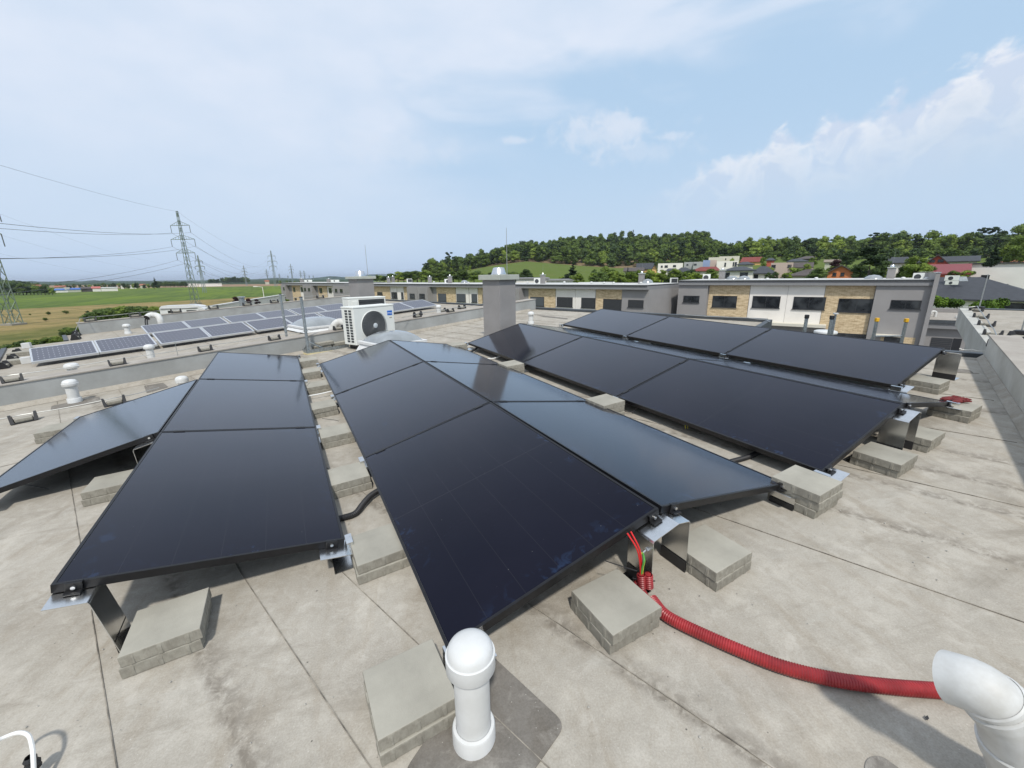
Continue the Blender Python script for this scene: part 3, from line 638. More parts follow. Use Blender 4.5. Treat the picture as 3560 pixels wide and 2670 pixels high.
# red corrugated hose
def hose(px,h,r,label,matn,cor=.0,pitch=.0115,n=14,cat='hose',name='hose',roofc=True,steps=None,grp=None):
    P=[rp(u,v,hh) for (u,v),hh in zip(px,h)] if roofc else px
    # catmull-rom
    P=[np.array(p) for p in P]; Q=[P[0]*2-P[1]]+P+[P[-1]*2-P[-2]]; out=[]
    for i in range(1,len(Q)-2):
        for k in range(24):
            t=k/24; a,b,c,d=Q[i-1],Q[i],Q[i+1],Q[i+2]; out.append(.5*((2*b)+(-a+c)*t+(2*a-5*b+4*c-d)*t*t+(-a+3*b-3*c+d)*t**3))
    out.append(P[-1]); out=np.array(out)
    if cor:
        L=np.r_[0,np.cumsum(np.linalg.norm(np.diff(out,axis=0),axis=1))]; N=int(L[-1]/pitch)*4; s=np.linspace(0,L[-1],N); pts=np.array([np.interp(s,L,out[:,j]) for j in range(3)]).T
        rs=[r+cor*(.5+.5*math.cos(2*math.pi*i/4)) if i%4 in (0,1,2,3) else r for i in range(N)]
        m=MB(); m.tube(list(pts),rs,n)
    else: m=MB(); m.tube(list(out),r,n)
    return tag(m.build(name,MT[matn],None,absr=True) if roofc else m.build(name,MT[matn]),label,cat,grp)
hose([(2268,2085),(2310,2135),(2390,2180),(2560,2256),(2720,2318),(2900,2362),(3100,2388),(3300,2404),(3480,2425)],[.026]*9,0.0213,'long red corrugated hose lying across the membrane to the gooseneck pipe','red_hose',cor=.0026,pitch=.0085,n=20)
hose([(2205,2020),(2222,2050),(2240,2085)],[.055,.03,.026],.0215,'short red hose stub behind the foreground slab pile','red_hose',cor=.004,pitch=.0085,n=20)
# the upright ends of two red conduits tied to the bracket leg
bx=W2R(rw(2268,2075,0)); 
for j,(u,v,hb,ht) in enumerate(((2226,2010,0.05,.115),(2250,2010,.05,.115))):
    a=rp(u+6,v+30,.05); b=np.array([a[0]-.004,a[1]+.004,.115]); m=MB(); N=28
    pts=[a+(b-a)*(i/(N-1)) for i in range(N)]; m.tube(pts,[.0165+(.003 if i%4<2 else 0) for i in range(N)],16,cap=False); m.tube([pts[-2],pts[-1]],.012,12)
    tag(m.build('conduit_end',MT['red_hose'],None,absr=True),'%s upright red conduit end tied to the central bracket leg'%('left' if j==0 else 'right'),'conduit','red conduit ends at the central bracket')
    if j==0: e0=b
def cable(pts,r,mt,label,cat='cable',name='cable'):
    return hose(pts,None,r,label,mt,n=8,cat=cat,name=name,roofc=False)
def rc(pts,r,mt,label,name='cable',cat='cable'):
    P=[RM@np.array(p) for p in pts]; return cable(P,r,mt,label,cat,name)
t0=rp(2205,1885,.26)
rc([e0+(0,0,-.03),e0+(-.004,.006,.05),e0+(-.012,.02,.12),e0+(-.03,.06,.18)],.0036,'red_cable','left red cable rising from the conduit end under the panel')
rc([e0+(.006,0,-.03),e0+(.004,.006,.05),e0+(.0,.02,.12),e0+(-.01,.06,.18)],.0036,'red_cable','right red cable rising from the conduit end under the panel')
tip=rp(2235,1922,.20)
rc([e0+(.003,.004,-.03),e0+(.0,-.004,.035),e0+(.004,-.008,.075),tip],.0042,'green_cable','green and yellow earth cable with a crimped lug, loose at the conduit end')
rc([e0+(.009,.004,-.03),e0+(.006,-.002,.03),e0+(.010,-.004,.07),tip+(-.002,.003,.0)],.0035,'yellow_cable','yellow strand of the loose earth cable at the conduit end')
m=MB(); m.tube([tip,tip+(.018,.002,.004)],.005,8); m.tube([tip+(.02,.002,.004),tip+(.028,.002,.005)],.010,6); tag(m.build('cable_lug',MT['steel_bolt'],None,absr=True),'bright crimped lug with a bolt on the loose earth cable','lug')
for j,h in enumerate((.085,.06)):
    rc([rp(2200,2010,h),rp(2235,2018,h),rp(2278,2020,h)],.0025,'black_rubber','%s black cable tie round the red conduit ends'%('upper' if j==0 else 'lower'),name='cable_tie',cat='cable tie')
rc([rp(2105,1950,.16),rp(2160,1968,.14),rp(2215,1985,.13)],.0022,'black_rubber','thin black tie stretched from under the central panel to the conduit')
# black hoses
hose([(1165,1805),(1190,1800),(1235,1785),(1262,1752),(1290,1722),(1330,1698),(1365,1682)],[.02,.02,.02,.03,.035,.03,.02],.0165,'black corrugated hose crossing the valley between left and central arrays','black_rubber',cor=.0022,pitch=.009,n=14)
hose([(2490,1618),(2560,1600),(2610,1585),(2650,1565),(2700,1540)],[.018]*5,.0165,'black hose curving out from under the third array','black_rubber',cor=.002,pitch=.009)
hose([(1615,1235),(1640,1222),(1668,1204),(1700,1195)],[.02,.04,.07,.08],.0165,'black hose at the far corner of the third array','black_rubber')
rc([rp(1064,1378,.05),rp(1110,1370,.05),rp(1154,1360,.06)],.008,'white_cable','white conduit crossing the valley beside the fifth slab pile',name='conduit',cat='conduit')
rc([rp(1690,1248,.02),rp(1720,1245,.03),rp(1748,1235,.06)],.008,'white_cable','white conduit under the third array near the chimney',name='conduit',cat='conduit')
rc([rp(2115,1168,.05),rp(2128,1163,.06),rp(2145,1164,.07)],.006,'white_cable','short white conduit under the rearmost array',name='conduit',cat='conduit')
rc([rp(2300,1192,.06),rp(2340,1200,.05),rp(2390,1212,.05)],.006,'red_cable','thin red cable lying under the rearmost array')
for j,(u,v) in enumerate(((150,1690),(1335,1905),(1905,1240),(2010,1325))):
    pass
for j,(pts,l) in enumerate((([(80,1684),(120,1690),(168,1700)],'thin black wire end lying under the lone left panel'),([(1120,1455),(1160,1460),(1178,1464)],'thin wire tail by the fourth slab pile'),([(1078,1330),(1068,1340),(1060,1348)],'thin wire tail by the sixth slab pile'))):
    rc([rp(*p,.015 if j==0 else .1) for p in pts],.0022,'black_rubber',l)
for j,u in enumerate((2383,2391)):
    rc([rp(u,1490,.02),rp(u-1,1478,.05)],.003,'yellow_cable','%s yellow wire tip hanging under the third array'%('left' if j==0 else 'right'))
m=MB(); rc([rp(2165,1405,.10),rp(2175,1430,.03),rp(2205,1430,.03),rp(2215,1410,.10)],.004,'black_rubber','black cable loop drooping under the third array')
# white cable in the lower left corner with a plum rubber grip
rc([rp(-60,2600,.14),rp(0,2570,.12),rp(60,2548,.115),rp(98,2556,.11),rp(112,2595,.10),rp(116,2640,.08),rp(118,2700,.05)],.0058,'white_cable','white cable arching in the lower left corner of the roof')
m=MB(); b_=rp(122,2672,.03); m.lathe([(.012,0),(.017,.004),(.015,.012),(.019,.02),(.014,.03),(.016,.04),(.010,.05)],tuple(b_),9,sm=False); tag(m.build('cable_grip',MT['black_rubber'],None,absr=True),'dark knurled grip at the foot of the white cable, lower left corner','grip')
# red gloves behind the far right slab pile
mat('glove',(.16,.018,.018),.85,var=.3,scale=40,bump=.4,bscale=150)
def glove(x,y,z,a,label):
    bm=bmesh.new(); bmesh.ops.create_icosphere(bm,subdivisions=3,radius=1)
    for v in bm.verts:
        k=1+.18*math.sin(v.co.x*5+v.co.y*3)+.1*math.sin(v.co.y*9); v.co.x*=.062*k; v.co.y*=.034*k; v.co.z*=.016*(1+.25*math.sin(v.co.x*90))
    m=MB(); m.add([v.co[:] for v in bm.verts],[[v.index for v in f.verts] for f in bm.faces],True); bm.free()
    for i,(l,o) in enumerate(((.05,-.024),(.058,-.008),(.055,.009),(.044,.024))):
        m.tube([(.045,o,.004),(.045+l*.5,o*1.15,.010),(.045+l,o*1.3,.003)],[.0095,.009,.006],7)
    m.tube([(.0,-.028,.003),(.025,-.050,.007),(.045,-.058,.003)],[.010,.009,.006],7)
    m.xform(Matrix.Translation((x,y,z))@Matrix.Rotation(a,4,'Z')); return tag(m.build('work_glove',MT['glove'],None,absr=True),label,'glove','red work gloves')
p=rp(3300,1386,.115); glove(p[0],p[1],p[2]-.0,-.5,'red work glove on the slab behind the third array, left one'); p=rp(3333,1393,.115); glove(p[0],p[1],p[2],-.2,'red work glove on the slab behind the third array, right one')
# ---------------------------------------------------------------- chimneys
def chimney(P,rz,sz,ztop,zcap,zcowl,label,vrod=None,rodoff=(.1,.05),grp='grey rendered chimneys with silver cowls',cowl=(.135,.10)):
    g=thing('chimney',label,'chimney',tuple(P),rz,grp,roof=False); h=sz/2; H=ztop-P[2]; c=zcap-P[2]
    MB().bbox(-h,-h,-.2,h,h,H,.006).build('shaft',MT['render_grey'],g)
    o=sz*.12; MB().bbox(-h-o,-h-o,H,h+o,h+o,c,.008).build('cap_slab',MT['render_cap'],g)
    r0,r1=cowl; MB().lathe([(r0*1.08,c),(r0*1.08,c+.01),(r0,c+.012),(r1,zcowl-P[2]-.015),(r1*.93,zcowl-P[2]-.008),(r1*.5,zcowl-P[2]-.001),(.001,zcowl-P[2])],n=32).build('cowl',MT['metal_cap'],g)
    if vrod: 
        z1=zat(P,vrod)-P[2]; MB().tube([(rodoff[0],rodoff[1],c-.05),(rodoff[0],rodoff[1],z1)],[.007,.004],6).build('rod',MT['wire'],g)
    return g
P=RM@np.array([3.56,6.86,0.]); chimney(P,R_(18.7),.425,zat(P,973),zat(P,955),zat(P,929),'tall grey rendered chimney with a silver cowl in the middle of our roof',vrod=790,rodoff=(.155,-.06))
P=pd(1265,1090,10.6); P[2]=(RM@W2R(P))[2]; q=W2R(P); q[2]=0; P=RM@q; chimney(P,R_(18.7),.44,zat(P,970),zat(P,961),zat(P,941),'grey rendered chimney with a silver cowl behind the outdoor units',vrod=851,rodoff=(.19,-.03),cowl=(.13,.10))
# ---------------------------------------------------------------- outdoor units
def ac_unit(P,rz,label,back=False,w=.89,d=.34,h=.67,foot=.09,logo=True):
    g=thing('outdoor_unit',label,'air conditioner',tuple(P),rz,roof=False,group='white outdoor units')
    z=foot; MB().bbox(0,0,z,w,d,z+h-.03,.012).build('casing',MT['ac_white'],g)
    MB().bbox(-.006,-.006,z+h-.0295,w+.006,d+.006,z+h,.010).build('lid',MT['ac_white'],g)
    for x in (.10,w-.24): MB().bbox(x,-.01,-.03,x+.10,d+.01,z-.001,.012).build('foot',MT['black_rubber'],g)
    if not back:
        cx,cz,r=.405,z+h*.47,.262
        MB().lathe([(r+.012,.0),(r+.010,.008),(r,.010),(r-.004,.002)],n=56).xform(Matrix.Translation((cx,0,cz))@Matrix.Rotation(R_(90),4,'X')).build('fan_ring',MT['ac_white'],g)
        MB().lathe([(r-.004,-.028),(.0001,-.028)],n=48).xform(Matrix.Translation((cx,-.031,cz))@Matrix.Rotation(R_(90),4,'X')).build('fan_well',MT['ac_dark'],g)
        fan=MB()
        for k in range(3):
            for a in range(14):
                a0=k*2.094+a*.11; a1=a0+.11
                for (r0,r1) in ((.06,.15),(.15,.235)):
                    v=[(cx+r0*math.cos(a0),-.006-.010*(a/14),cz+r0*math.sin(a0)),(cx+r1*math.cos(a0+.25),-.006-.010*(a/14),cz+r1*math.sin(a0+.25)),(cx+r1*math.cos(a1+.25),-.006-.010*((a+1)/14),cz+r1*math.sin(a1+.25)),(cx+r0*math.cos(a1),-.006-.010*((a+1)/14),cz+r0*math.sin(a1))]
                    fan.add(v,[(0,1,2,3)])
        fan.build('fan',MT['ac_dark'],g)
        gr=MB()
        for i in range(17):
            rr=.045+i*(r-.05)/16.; N=44; gr.tube([(cx+rr*math.cos(2*math.pi*k/N),-.034-(.010*(1-(rr/r)**2)),cz+rr*math.sin(2*math.pi*k/N)) for k in range(N+1)],.0022 if i%4 else .0032,5,cap=False)
        for k in range(26):
            a=2*math.pi*k/26; gr.tube([(cx+.045*math.cos(a),-.045,cz+.045*math.sin(a)),(cx+.15*math.cos(a+.18),-.041,cz+.15*math.sin(a+.18)),(cx+r*math.cos(a+.34),-.03,cz+r*math.sin(a+.34))],.002,4)
        gr.build('fan_grille',MT['ac_grille'],g)
        MB().lathe([(.0455,-.004),(.0455,.004),(.040,.007),(.0001,.008)],n=28).xform(Matrix.Translation((cx,-.045,cz))@Matrix.Rotation(R_(90),4,'X')).build('hub',MT['ac_hub'],g)
        vs=MB()
        for i in range(12):
            for j in range(2):
                y=.06+j*.11; zz0=z+.045+i*.0485; vs.bbox(-.0035,y,zz0,.002,y+.075,zz0+.034,.001)
        vs.build('side_louvres',MT['ac_dark'],g)
        MB().bbox(.03,-.004,z+.02,w-.01,.001,z+h-.06,.002).build('front_panel',MT['ac_white'],g) if 0 else None
        MB().bbox(w-.16,-.004,z+h-.20,w-.045,.001,z+h-.115,.003).build('logo_plate',MT['logo_blue'],g)
        tx=bpy.data.curves.new('logo_text','FONT'); tx.body='Midea'; tx.size=.034; tx.extrude=.0005; tx.align_x='CENTER'; to=bpy.data.objects.new('t',tx); COL.objects.link(to)
        dg=bpy.context.evaluated_depsgraph_get(); me=bpy.data.meshes.new_from_object(to.evaluated_get(dg)); bpy.data.objects.remove(to)
        me.transform(Matrix.Translation((w-.092,-.0062,z+h-.170))@Matrix.Rotation(R_(90),4,'X')); me.materials.clear(); me.materials.append(MT['logo_white']); lo=bpy.data.objects.new('logo_text',me); COL.objects.link(lo); lo.parent=g
        a=MB(); a.tube([(w-.143+.011*math.cos(t),-.0062,z+h-.158+.011*math.sin(t)) for t in np.linspace(.6,5.6,16)],.0022,5); a.build('logo_mark',MT['logo_white'],g)
        MB().bbox(w-.115,-.003,z+h-.255,w-.06,.001,z+h-.238,.001).build('rating_badge',MT['ac_badge'],g)
    else:
        MB().box(.24,-.004,z+.04,w-.035,.0005,z+h-.05).build('coil',MT['ac_dark'],g)
        f=MB()
        for i in range(11): f.box(.24,-.010,z+.06+i*.05,w-.05,-.004,z+.066+i*.05)
        f.build('coil_guard',MT['black_plastic'],g)
        MB().bbox(.09,-.012,z+.38,.20,.001,z+h-.08,.004).build('service_hatch',MT['ac_white'],g); MB().bbox(-.002,-.03,z+.26,.07,.001,z+.40,.006).build('valve_cover',MT['ac_white'],g)
    return g
mat('ac_grille',(.16,.17,.18),.45,.3,var=.08); mat('ac_badge',(.30,.27,.20),.5,var=.1)
P=RM@np.array([1.115,7.66,0.]); ac_unit(P,R_(27),'white outdoor unit with large fan and blue badge, behind the central array')
P=pd(1216,1120,9.3); q=W2R(P); q[2]=0; P=RM@q; zt=zat(P,1036); ac_unit(P,R_(13),'white outdoor unit seen from behind, dark coil towards us, behind the fan unit',back=True,h=.67,foot=zt-P[2]-.67)
# ---------------------------------------------------------------- skylights
def skylight(P,rz,w,label,hb=.16,hd=.17):
    g=thing('skylight',label,'skylight',tuple(P),rz,roof=False,group='white-framed dome skylights'); h=w/2
    m=MB(); m.hexa([(-h-.07,-h-.07,0),(h+.07,-h-.07,0),(h+.07,h+.07,0),(-h-.07,h+.07,0)],[(-h,-h,hb),(h,-h,hb),(h,h,hb),(-h,h,hb)]); m.build('curb',MT['dome_frame'],g)
    MB().bbox(-h-.03,-h-.03,hb,h+.03,h+.03,hb+.05,.008).build('frame',MT['dome_frame'],g)
    N=16; vs=[];fs=[]
    for i in range(N+1):
        for j in range(N+1):
            x=-1+2*i/N;y=-1+2*j/N; z=((1-abs(x)**2.6)*(1-abs(y)**2.6))**.55; vs.append((x*(h-.02),y*(h-.02),hb+.05+hd*z))
    for i in range(N):
        for j in range(N): fs.append((i*(N+1)+j,(i+1)*(N+1)+j,(i+1)*(N+1)+j+1,i*(N+1)+j+1))
    MB().add(vs,fs,True).build('dome',MT['dome'],g); return g
P=RM@np.array([1.62,7.12,0.]); skylight(P,R_(18),.78,'glassy dome skylight between the central array and the fan unit',hb=.15,hd=.16)
P=RM@np.array([.78,11.25,0.]); skylight(P,R_(18),.98,'glassy dome skylight on the neighbouring roof beside the framed panels',hb=.07,hd=.18)
# ---------------------------------------------------------------- masts
def mast(P,vt,label,foot=True,r=.024):
    H=zat(P,vt)-P[2]; g=thing('steel_mast',label,'mast',tuple(P),R_(18),roof=False,group='galvanised steel masts')
    MB().tube([(0,0,.02),(0,0,H)],r,14).build('pole',MT['galvanised'],g); MB().tube([(0,0,H),(0,0,H+.012)],[r*1.15,r*1.1],14).build('end_cap',MT['black_plastic'],g)
    for z in (.16,.30,.40): MB().tube([(0,0,z),(0,0,z+.02)],r*1.3,12).build('collar',MT['galvanised'],g)
    if foot:
        MB().hexa([(-.03,-.03,.012),(.03,-.03,.012),(.03,.03,.012),(-.03,.03,.012)],[(-.02,-.02,.14),(.02,-.02,.14),(.02,.02,.14),(-.02,.02,.14)]).build('gusset',MT['galvanised'],g)
        MB().box(-.03,-.035,.022,.72,.035,.03).box(-.03,-.035,.03,.72,-.029,.085).box(-.035,-.03,.022,.035,.55,.03).box(-.035,.0,.03,-.029,.55,.085).build('angle_foot',MT['galvanised'],g)
        MB().tube([(.01,0,.22),(.26,0,.07)],.016,6).tube([(0,.01,.20),(0,.16,.07)],.014,6).build('brace',MT['galvanised'],g)
        MB().box(-.05,-.055,.0,.75,.05,.021).box(-.05,.05,.0,.05,.60,.021).build('cream_padding',MT['cream_strip'],g)
    return g
P=RM@np.array([.30,7.30,0.]); P=rw(1074,1232); mast(P,1034,'galvanised steel mast on an angle foot, weighted with slabs, by the upstand')
q=W2R(P)
for i in range(3): 
    o=bpy.data.objects.new('paving_slab',slabm[i]); COL.objects.link(o); x=q[0]+.22+(i*.30 if i<2 else .05); y=q[1]+.28+(i*.1 if i<2 else 0); o.matrix_world=M4@Matrix.Translation((x,y,.045+(.05 if i==2 else 0)))@Matrix.Rotation(R_(18),4,'Z')@Matrix.Scale(1.15,4); tag(o,'grey slab weighting the foot of the steel mast, %s'%('nearest the pole','farther from the pole','upper one')[i],'slab','slabs on the mast foot')
P=rw(998,1180); mast(P,1023,'galvanised steel mast beyond the upstand, before the framed panels',foot=False)
# ---------------------------------------------------------------- lightning conductor holders and wires
def holder_proto(label):
    g=thing('conductor_holder',label,'conductor holder',(0,0,0),group='black conductor holders with concrete blocks')
    MB().bbox(-.068,-.040,.010,.068,.040,.050,.012).build('block',MT['concrete_slab'],g)
    m=MB(); m.bbox(-.098,-.055,.0,.098,.055,.010,.003)
    for s in (-1,1): m.hexa([(s*.084-.016,-.060,.008),(s*.084+.016,-.060,.008),(s*.084+.016,.060,.008),(s*.084-.016,.060,.008)],[(s*.092-.010,-.020,.095),(s*.092+.010,-.020,.095),(s*.092+.010,.020,.095),(s*.092-.010,.020,.095)])
    m.build('holder',MT['black_plastic'],g); return g
HP=[None]
def holder(u,v,h,label,a=18.7,sc=1.,t=None):
    p=rp(u,v,h)
    if t is not None: p=np.array(q2(qst(p)[0],t,h))
    if HP[0] is None: HP[0]=holder_proto(label); g=HP[0]; m=M4@Matrix.Translation(Vector(p))@Matrix.Rotation(R_(a),4,'Z')@Matrix.Scale(sc,4); g.matrix_world=m; WM[g.name]=m
    else: g=dup(HP[0],tuple(p),R_(a),label=label,scale=(sc,sc,sc))
    return p
nth=['leftmost','second','third','fourth','fifth','sixth','seventh']
HH=[holder(u,v,.301,'black conductor holder on the low upstand, %s from the left'%nth[i],t=TL+.10,sc=.88) for i,(u,v) in enumerate(((47,1322),(411,1269),(720,1222),(964,1184),(1193,1149),(1476,1105),(1588,1086)))]
H2=[holder(u,v,0.001,'black conductor holder lying on our roof, %s'%l) for (u,v),l in (((87,1466),'far left by the frame edge'),((401,1406),'behind the lone left panel'))]
H3=[holder(u,v,0,'black conductor holder on the neighbouring roof, %s'%l,a=18.7 if i>2 else 100,sc=1.25) for i,((u,v),l) in enumerate((((18,1279),'nearest of three at its left edge'),((46,1253),'middle of three at its left edge'),((62,1233),'farthest of three at its left edge'),((1453,1097),'left of the small vent pipe'),((1537,1085),'right behind the small vent pipe'),((1606,1073),'farthest right')))]
H4=[holder(u,v,0,'black conductor holder at the foot of the far upstand end, %s'%l,a=100,sc=1.5) for (u,v),l in (((265,1180),'nearer'),((266,1168),'farther'))]
H5=[holder(u,v,.316,'pale conductor holder on the far upstand, %s from the left'%nth[i],sc=1.3,t=16.47) for i,(u,v) in enumerate(((320,1121),(480,1105),(625,1090),(760,1077),(881,1065),(976,1055),(1147,1039)))]
z8=z4((3300,1000),.1808)
H6=[holder(*z8(u,v),.031,'black conductor holder on the right-hand roof edge, %s from the far end'%nth[i],a=100-8,sc=.95) for i,(u,v) in enumerate(((515,455),(600,590),(705,740),(825,930),(925,1140)))]
H7=[holder(*z8(u,v),.031,'black conductor holder on the right-hand roof, %s at the frame edge'%l,a=60,sc=1.1) for (u,v),l in (((1330,1000),'farther'),((1425,1290),'nearer'))]
def wire(P,label,r=.0045,up=.08):
    P=[RM@(np.array(p)+np.array([0,0,up])) for p in P]; Q=[]
    for a,b in zip(P[:-1],P[1:]):
        for k in range(6): t=k/6; q=a+(b-a)*t; q[2]-=.012*math.sin(math.pi*t); Q.append(q)
    Q.append(P[-1]); m=MB(); m.tube(Q,r,6); return tag(m.build('conductor_wire',MT['wire']),label,'wire')
wire([rp(-40,1336,.3)]+HH[:4]+[rp(1110,1160,.3)],'thin conductor wire running along the low upstand left of the units')
wire([rp(1400,1117,.3)]+HH[5:]+[rp(1690,1065,.3)],'thin conductor wire on the low upstand right of the units')
wire([rp(-60,1488)]+H2+[rp(560,1368)],'thin conductor wire on our roof behind the lone left panel')
wire([H4[0],H4[1],rp(284,1122,.33)]+H5+[rp(1240,1032,.32)],'thin conductor wire climbing onto and along the far upstand',r=.007,up=.12)
wire([rp(*z8(230,470),.02)]+H6+[rp(3478,1240,.1)],'thin conductor wire on the right-hand roof edge',r=.007,up=.10)
wire([H3[3],H3[4],H3[5]],'thin conductor wire crossing the neighbouring roof behind the small vent pipe')
wire([rp(3330,1229,.0),rp(3372,1232,.0),rp(3430,1238,.0)],'thin conductor wire along our gutter on the right',r=.004,up=.065)
wire([rp(2380,1104,.02),rp(2600,1115,.02),rp(2665,1122,.02),rp(2676,1130,.02)],'thin conductor wire along the stepped gutter behind the rearmost array',r=.006,up=.06)
P=rw(*z8(565,420),.03); rod(P,953,'tall thin lightning rod at the far corner of the right-hand roof',r=.012)
P=rw(*z8(1370,900),.03); rod(P,1060,'thin lightning rod at the right frame edge, clamped to a holder',r=.011)
a_=W2R(rw(3555,1205,.1)); 
# framed panels on the neighbouring roof
def framed_panel(c,label,proto_=[None]):
    """c: four corners low-left, low-right, up-right, up-left (roof coords)"""
    c=[np.array(q) for q in c]; c[2]=c[1]+(c[3]-c[0]); g=thing('framed_panel',label,'solar panel',tuple(c[0]),group='older framed panels on the neighbouring roof')
    n=np.cross(c[1]-c[0],c[3]-c[0]); n/=np.linalg.norm(n)
    def P(a,b,k): return (c[0]*(1-a)+c[1]*a)*(1-b)+(c[3]*(1-a)+c[2]*a)*b+n*k
    m=MB(); f=.030; g_=.035
    for (a0,b0,a1,b1) in ((0,0,1,g_),(0,1-g_,1,1),(0,g_,f,1-g_),(1-f,g_,1,1-g_)): m.hexa([P(a0,b0,-.04),P(a1,b0,-.04),P(a1,b1,-.04),P(a0,b1,-.04)],[P(a0,b0,0),P(a1,b0,0),P(a1,b1,0),P(a0,b1,0)])
    m.build('frame',MT['panel_frame'],g,absr=True)
    q=MB(); q.hexa([P(f,g_,-.02),P(1-f,g_,-.02),P(1-f,1-g_,-.02),P(f,1-g_,-.02)],[P(f,g_,-.004),P(1-f,g_,-.004),P(1-f,1-g_,-.004),P(f,1-g_,-.004)]); o=q.build('cells',MT['cell_panel'],g,absr=True)
    uv=o.data.uv_layers.new(name='UVMap'); co_=[(0,0),(1,0),(1,1),(0,1)]
    for pl in o.data.polygons:
        for li,vi in zip(pl.loop_indices,pl.vertices): uv.data[li].uv=co_[vi%4]
    return g
mat('panel_frame',(.62,.64,.66),.35,.6,var=.04)
def framed_row(sl,t0,t1,h0,h1,nm):
    for i,(a,b) in enumerate(sl):
        framed_panel([q2(a,t0,h0),q2(b,t0,h0),q2(b,t1,h1),q2(a,t1,h1)],'%s framed panel from the left in the %s row'%((nth+['eighth','ninth','tenth'])[i],nm))
framed_row([(-.41,.455),(.465,1.325),(1.38,2.25),(2.26,3.12),(3.17,4.03),(4.04,4.90),(4.96,5.82),(5.83,6.69),(6.75,7.61),(7.62,8.52)],11.0,11.8,.10,.255,'near')
framed_row([(1.47,2.34),(2.35,3.22),(3.28,4.15),(4.16,5.03),(5.09,5.95),(5.96,6.82)],13.4,14.2,.11,.235,'far')
# support blocks at the left end
for i,((u,v),l) in enumerate((((75,1262),'nearer'),((88,1234),'farther'))):
    p=rp(u,v,0); m=MB(); m.bbox(p[0]-.22,p[1]-.12,0,p[0]+.22,p[1]+.12,.08,.01); tag(m.build('ballast_block',MT['concrete_slab'],None,absr=True),'pale ballast block at the left end of the framed rows, %s'%l,'block')
for i,(u,v) in enumerate(((98,1263),(553,1203),(893,1157),(96,1210))):
    p=rp(u,v,0); m=MB(); m.bbox(p[0]-.07,p[1]-.05,0,p[0]+.07,p[1]+.05,.12,.006); tag(m.build('panel_foot',MT['white_pipe'],None,absr=True),'white foot under the framed panels, %s'%('left end of the near row','first gap of the near row','second gap of the near row','upper left corner')[i],'panel foot')
# ladders at the gutter
def ladder_rail(u,vt,vb,dep,mt,capm,label,w=.05,name='ladder_rail'):
    a=pd(u,vb,dep); zt=zat(a,vt); g=thing(name,label,'ladder',(a[0],a[1],zt-2.2),R_(-20),roof=False,group='aluminium ladder rails leaning on the gutter')
    MB().bbox(-w/2,-.012,0,w/2,.012,2.2,.003).build('rail',MT['galvanised'],g); MB().bbox(-w/2-.008,-.03,2.2,w/2+.008,.03,2.34,.01).build('end_cap',MT[capm],g); return g
def ladder(u0,u1,vt,dep,capm,label,hc=.09,rungs=True,vt1=None):
    a=pd(u0,1150,dep); b=pd(u1,1150,dep*1.0); za=zat(a,vt); zb=zat(b,vt1 or vt)
    b[2]=a[2]; d=b-a; L=float(np.linalg.norm(d)); z0=-6.4
    g=thing('ladder',label,'ladder',(a[0],a[1],z0),math.atan2(d[1],d[0]),roof=False)
    for x,zt in ((0,za),(L,zb)): MB().bbox(x-.03,-.014,0,x+.03,.014,zt-z0-hc,.003).build('rail',MT['galvanised'],g); MB().bbox(x-.034,-.03,zt-z0-hc,x+.034,.03,zt-z0,.012).build('end_cap',MT[capm],g)
    m=MB(); z=.3
    while z<za-z0-.35: m.tube([(0.03,0,z),(L-.03,0,z)],.016,8); z+=.28
    m.build('rungs',MT['galvanised'],g); return g
ladder(2797,2884,1094,8.6,'black_plastic','grey ladder with black end caps standing up behind the rearmost array',vt1=1097,hc=.08)
ladder(3041,3143,1105,8.8,'yellow_cap','ladder with yellow end caps, tops showing over the rearmost array',hc=.08,vt1=1107)
P=pd(2891,1170,9.0); g=thing('standpipe',"thin grey standpipe with a flat cap beside the black-capped ladder",'pipe',(P[0],P[1],-1.5),roof=False); MB().tube([(0,0,0),(0,0,zat(P,1092)+1.5)],.022,10).build('pipe',MT['galvanised'],g); MB().tube([(0,0,zat(P,1092)+1.5),(0,0,zat(P,1088)+1.5)],.05,12).build('cap',MT['white_pipe'],g)
# ================================================================ TERRAIN
GZ=-6.6
def spl(x,xs,ys): return float(np.interp(x,xs,ys))
def u_of(az):      # column on the horizon for an azimuth
    d=np.array([math.sin(az),math.cos(az),0.]); z=d@FWD
    if z<.12: return -9000. if math.sin(az-YAW)<0 else 9000.
    return PW/2+FPX*(d@RGT)/z
US=[1000,1300,1500,1640,1700,1800,1900,2000,2100,2180,2250,2330,2400,2470,2520,2540,2600,2700,2800,2870,2890,2960,3050,3160,3250,3390,3430,3480,3520,3560,5000]
SKY=[966,960,950,915,890,855,845,828,818,818,820,812,806,814,835,850,842,845,846,852,862,862,848,836,843,848,862,858,838,822,800]
UF=[1000,1300,1500,1600,1700,1830,2000,2150,2300,2500,2700,2900,3100,3300,3560,5000]
FOR=[972,970,962,945,925,908,922,932,925,905,893,893,893,893,890,890]
def hzv(u): return 982-0.0139*u
def zpix(u,v,D):   # height of image point (u,v) at horizontal distance D
    return float(wd(u,v,D)[2])
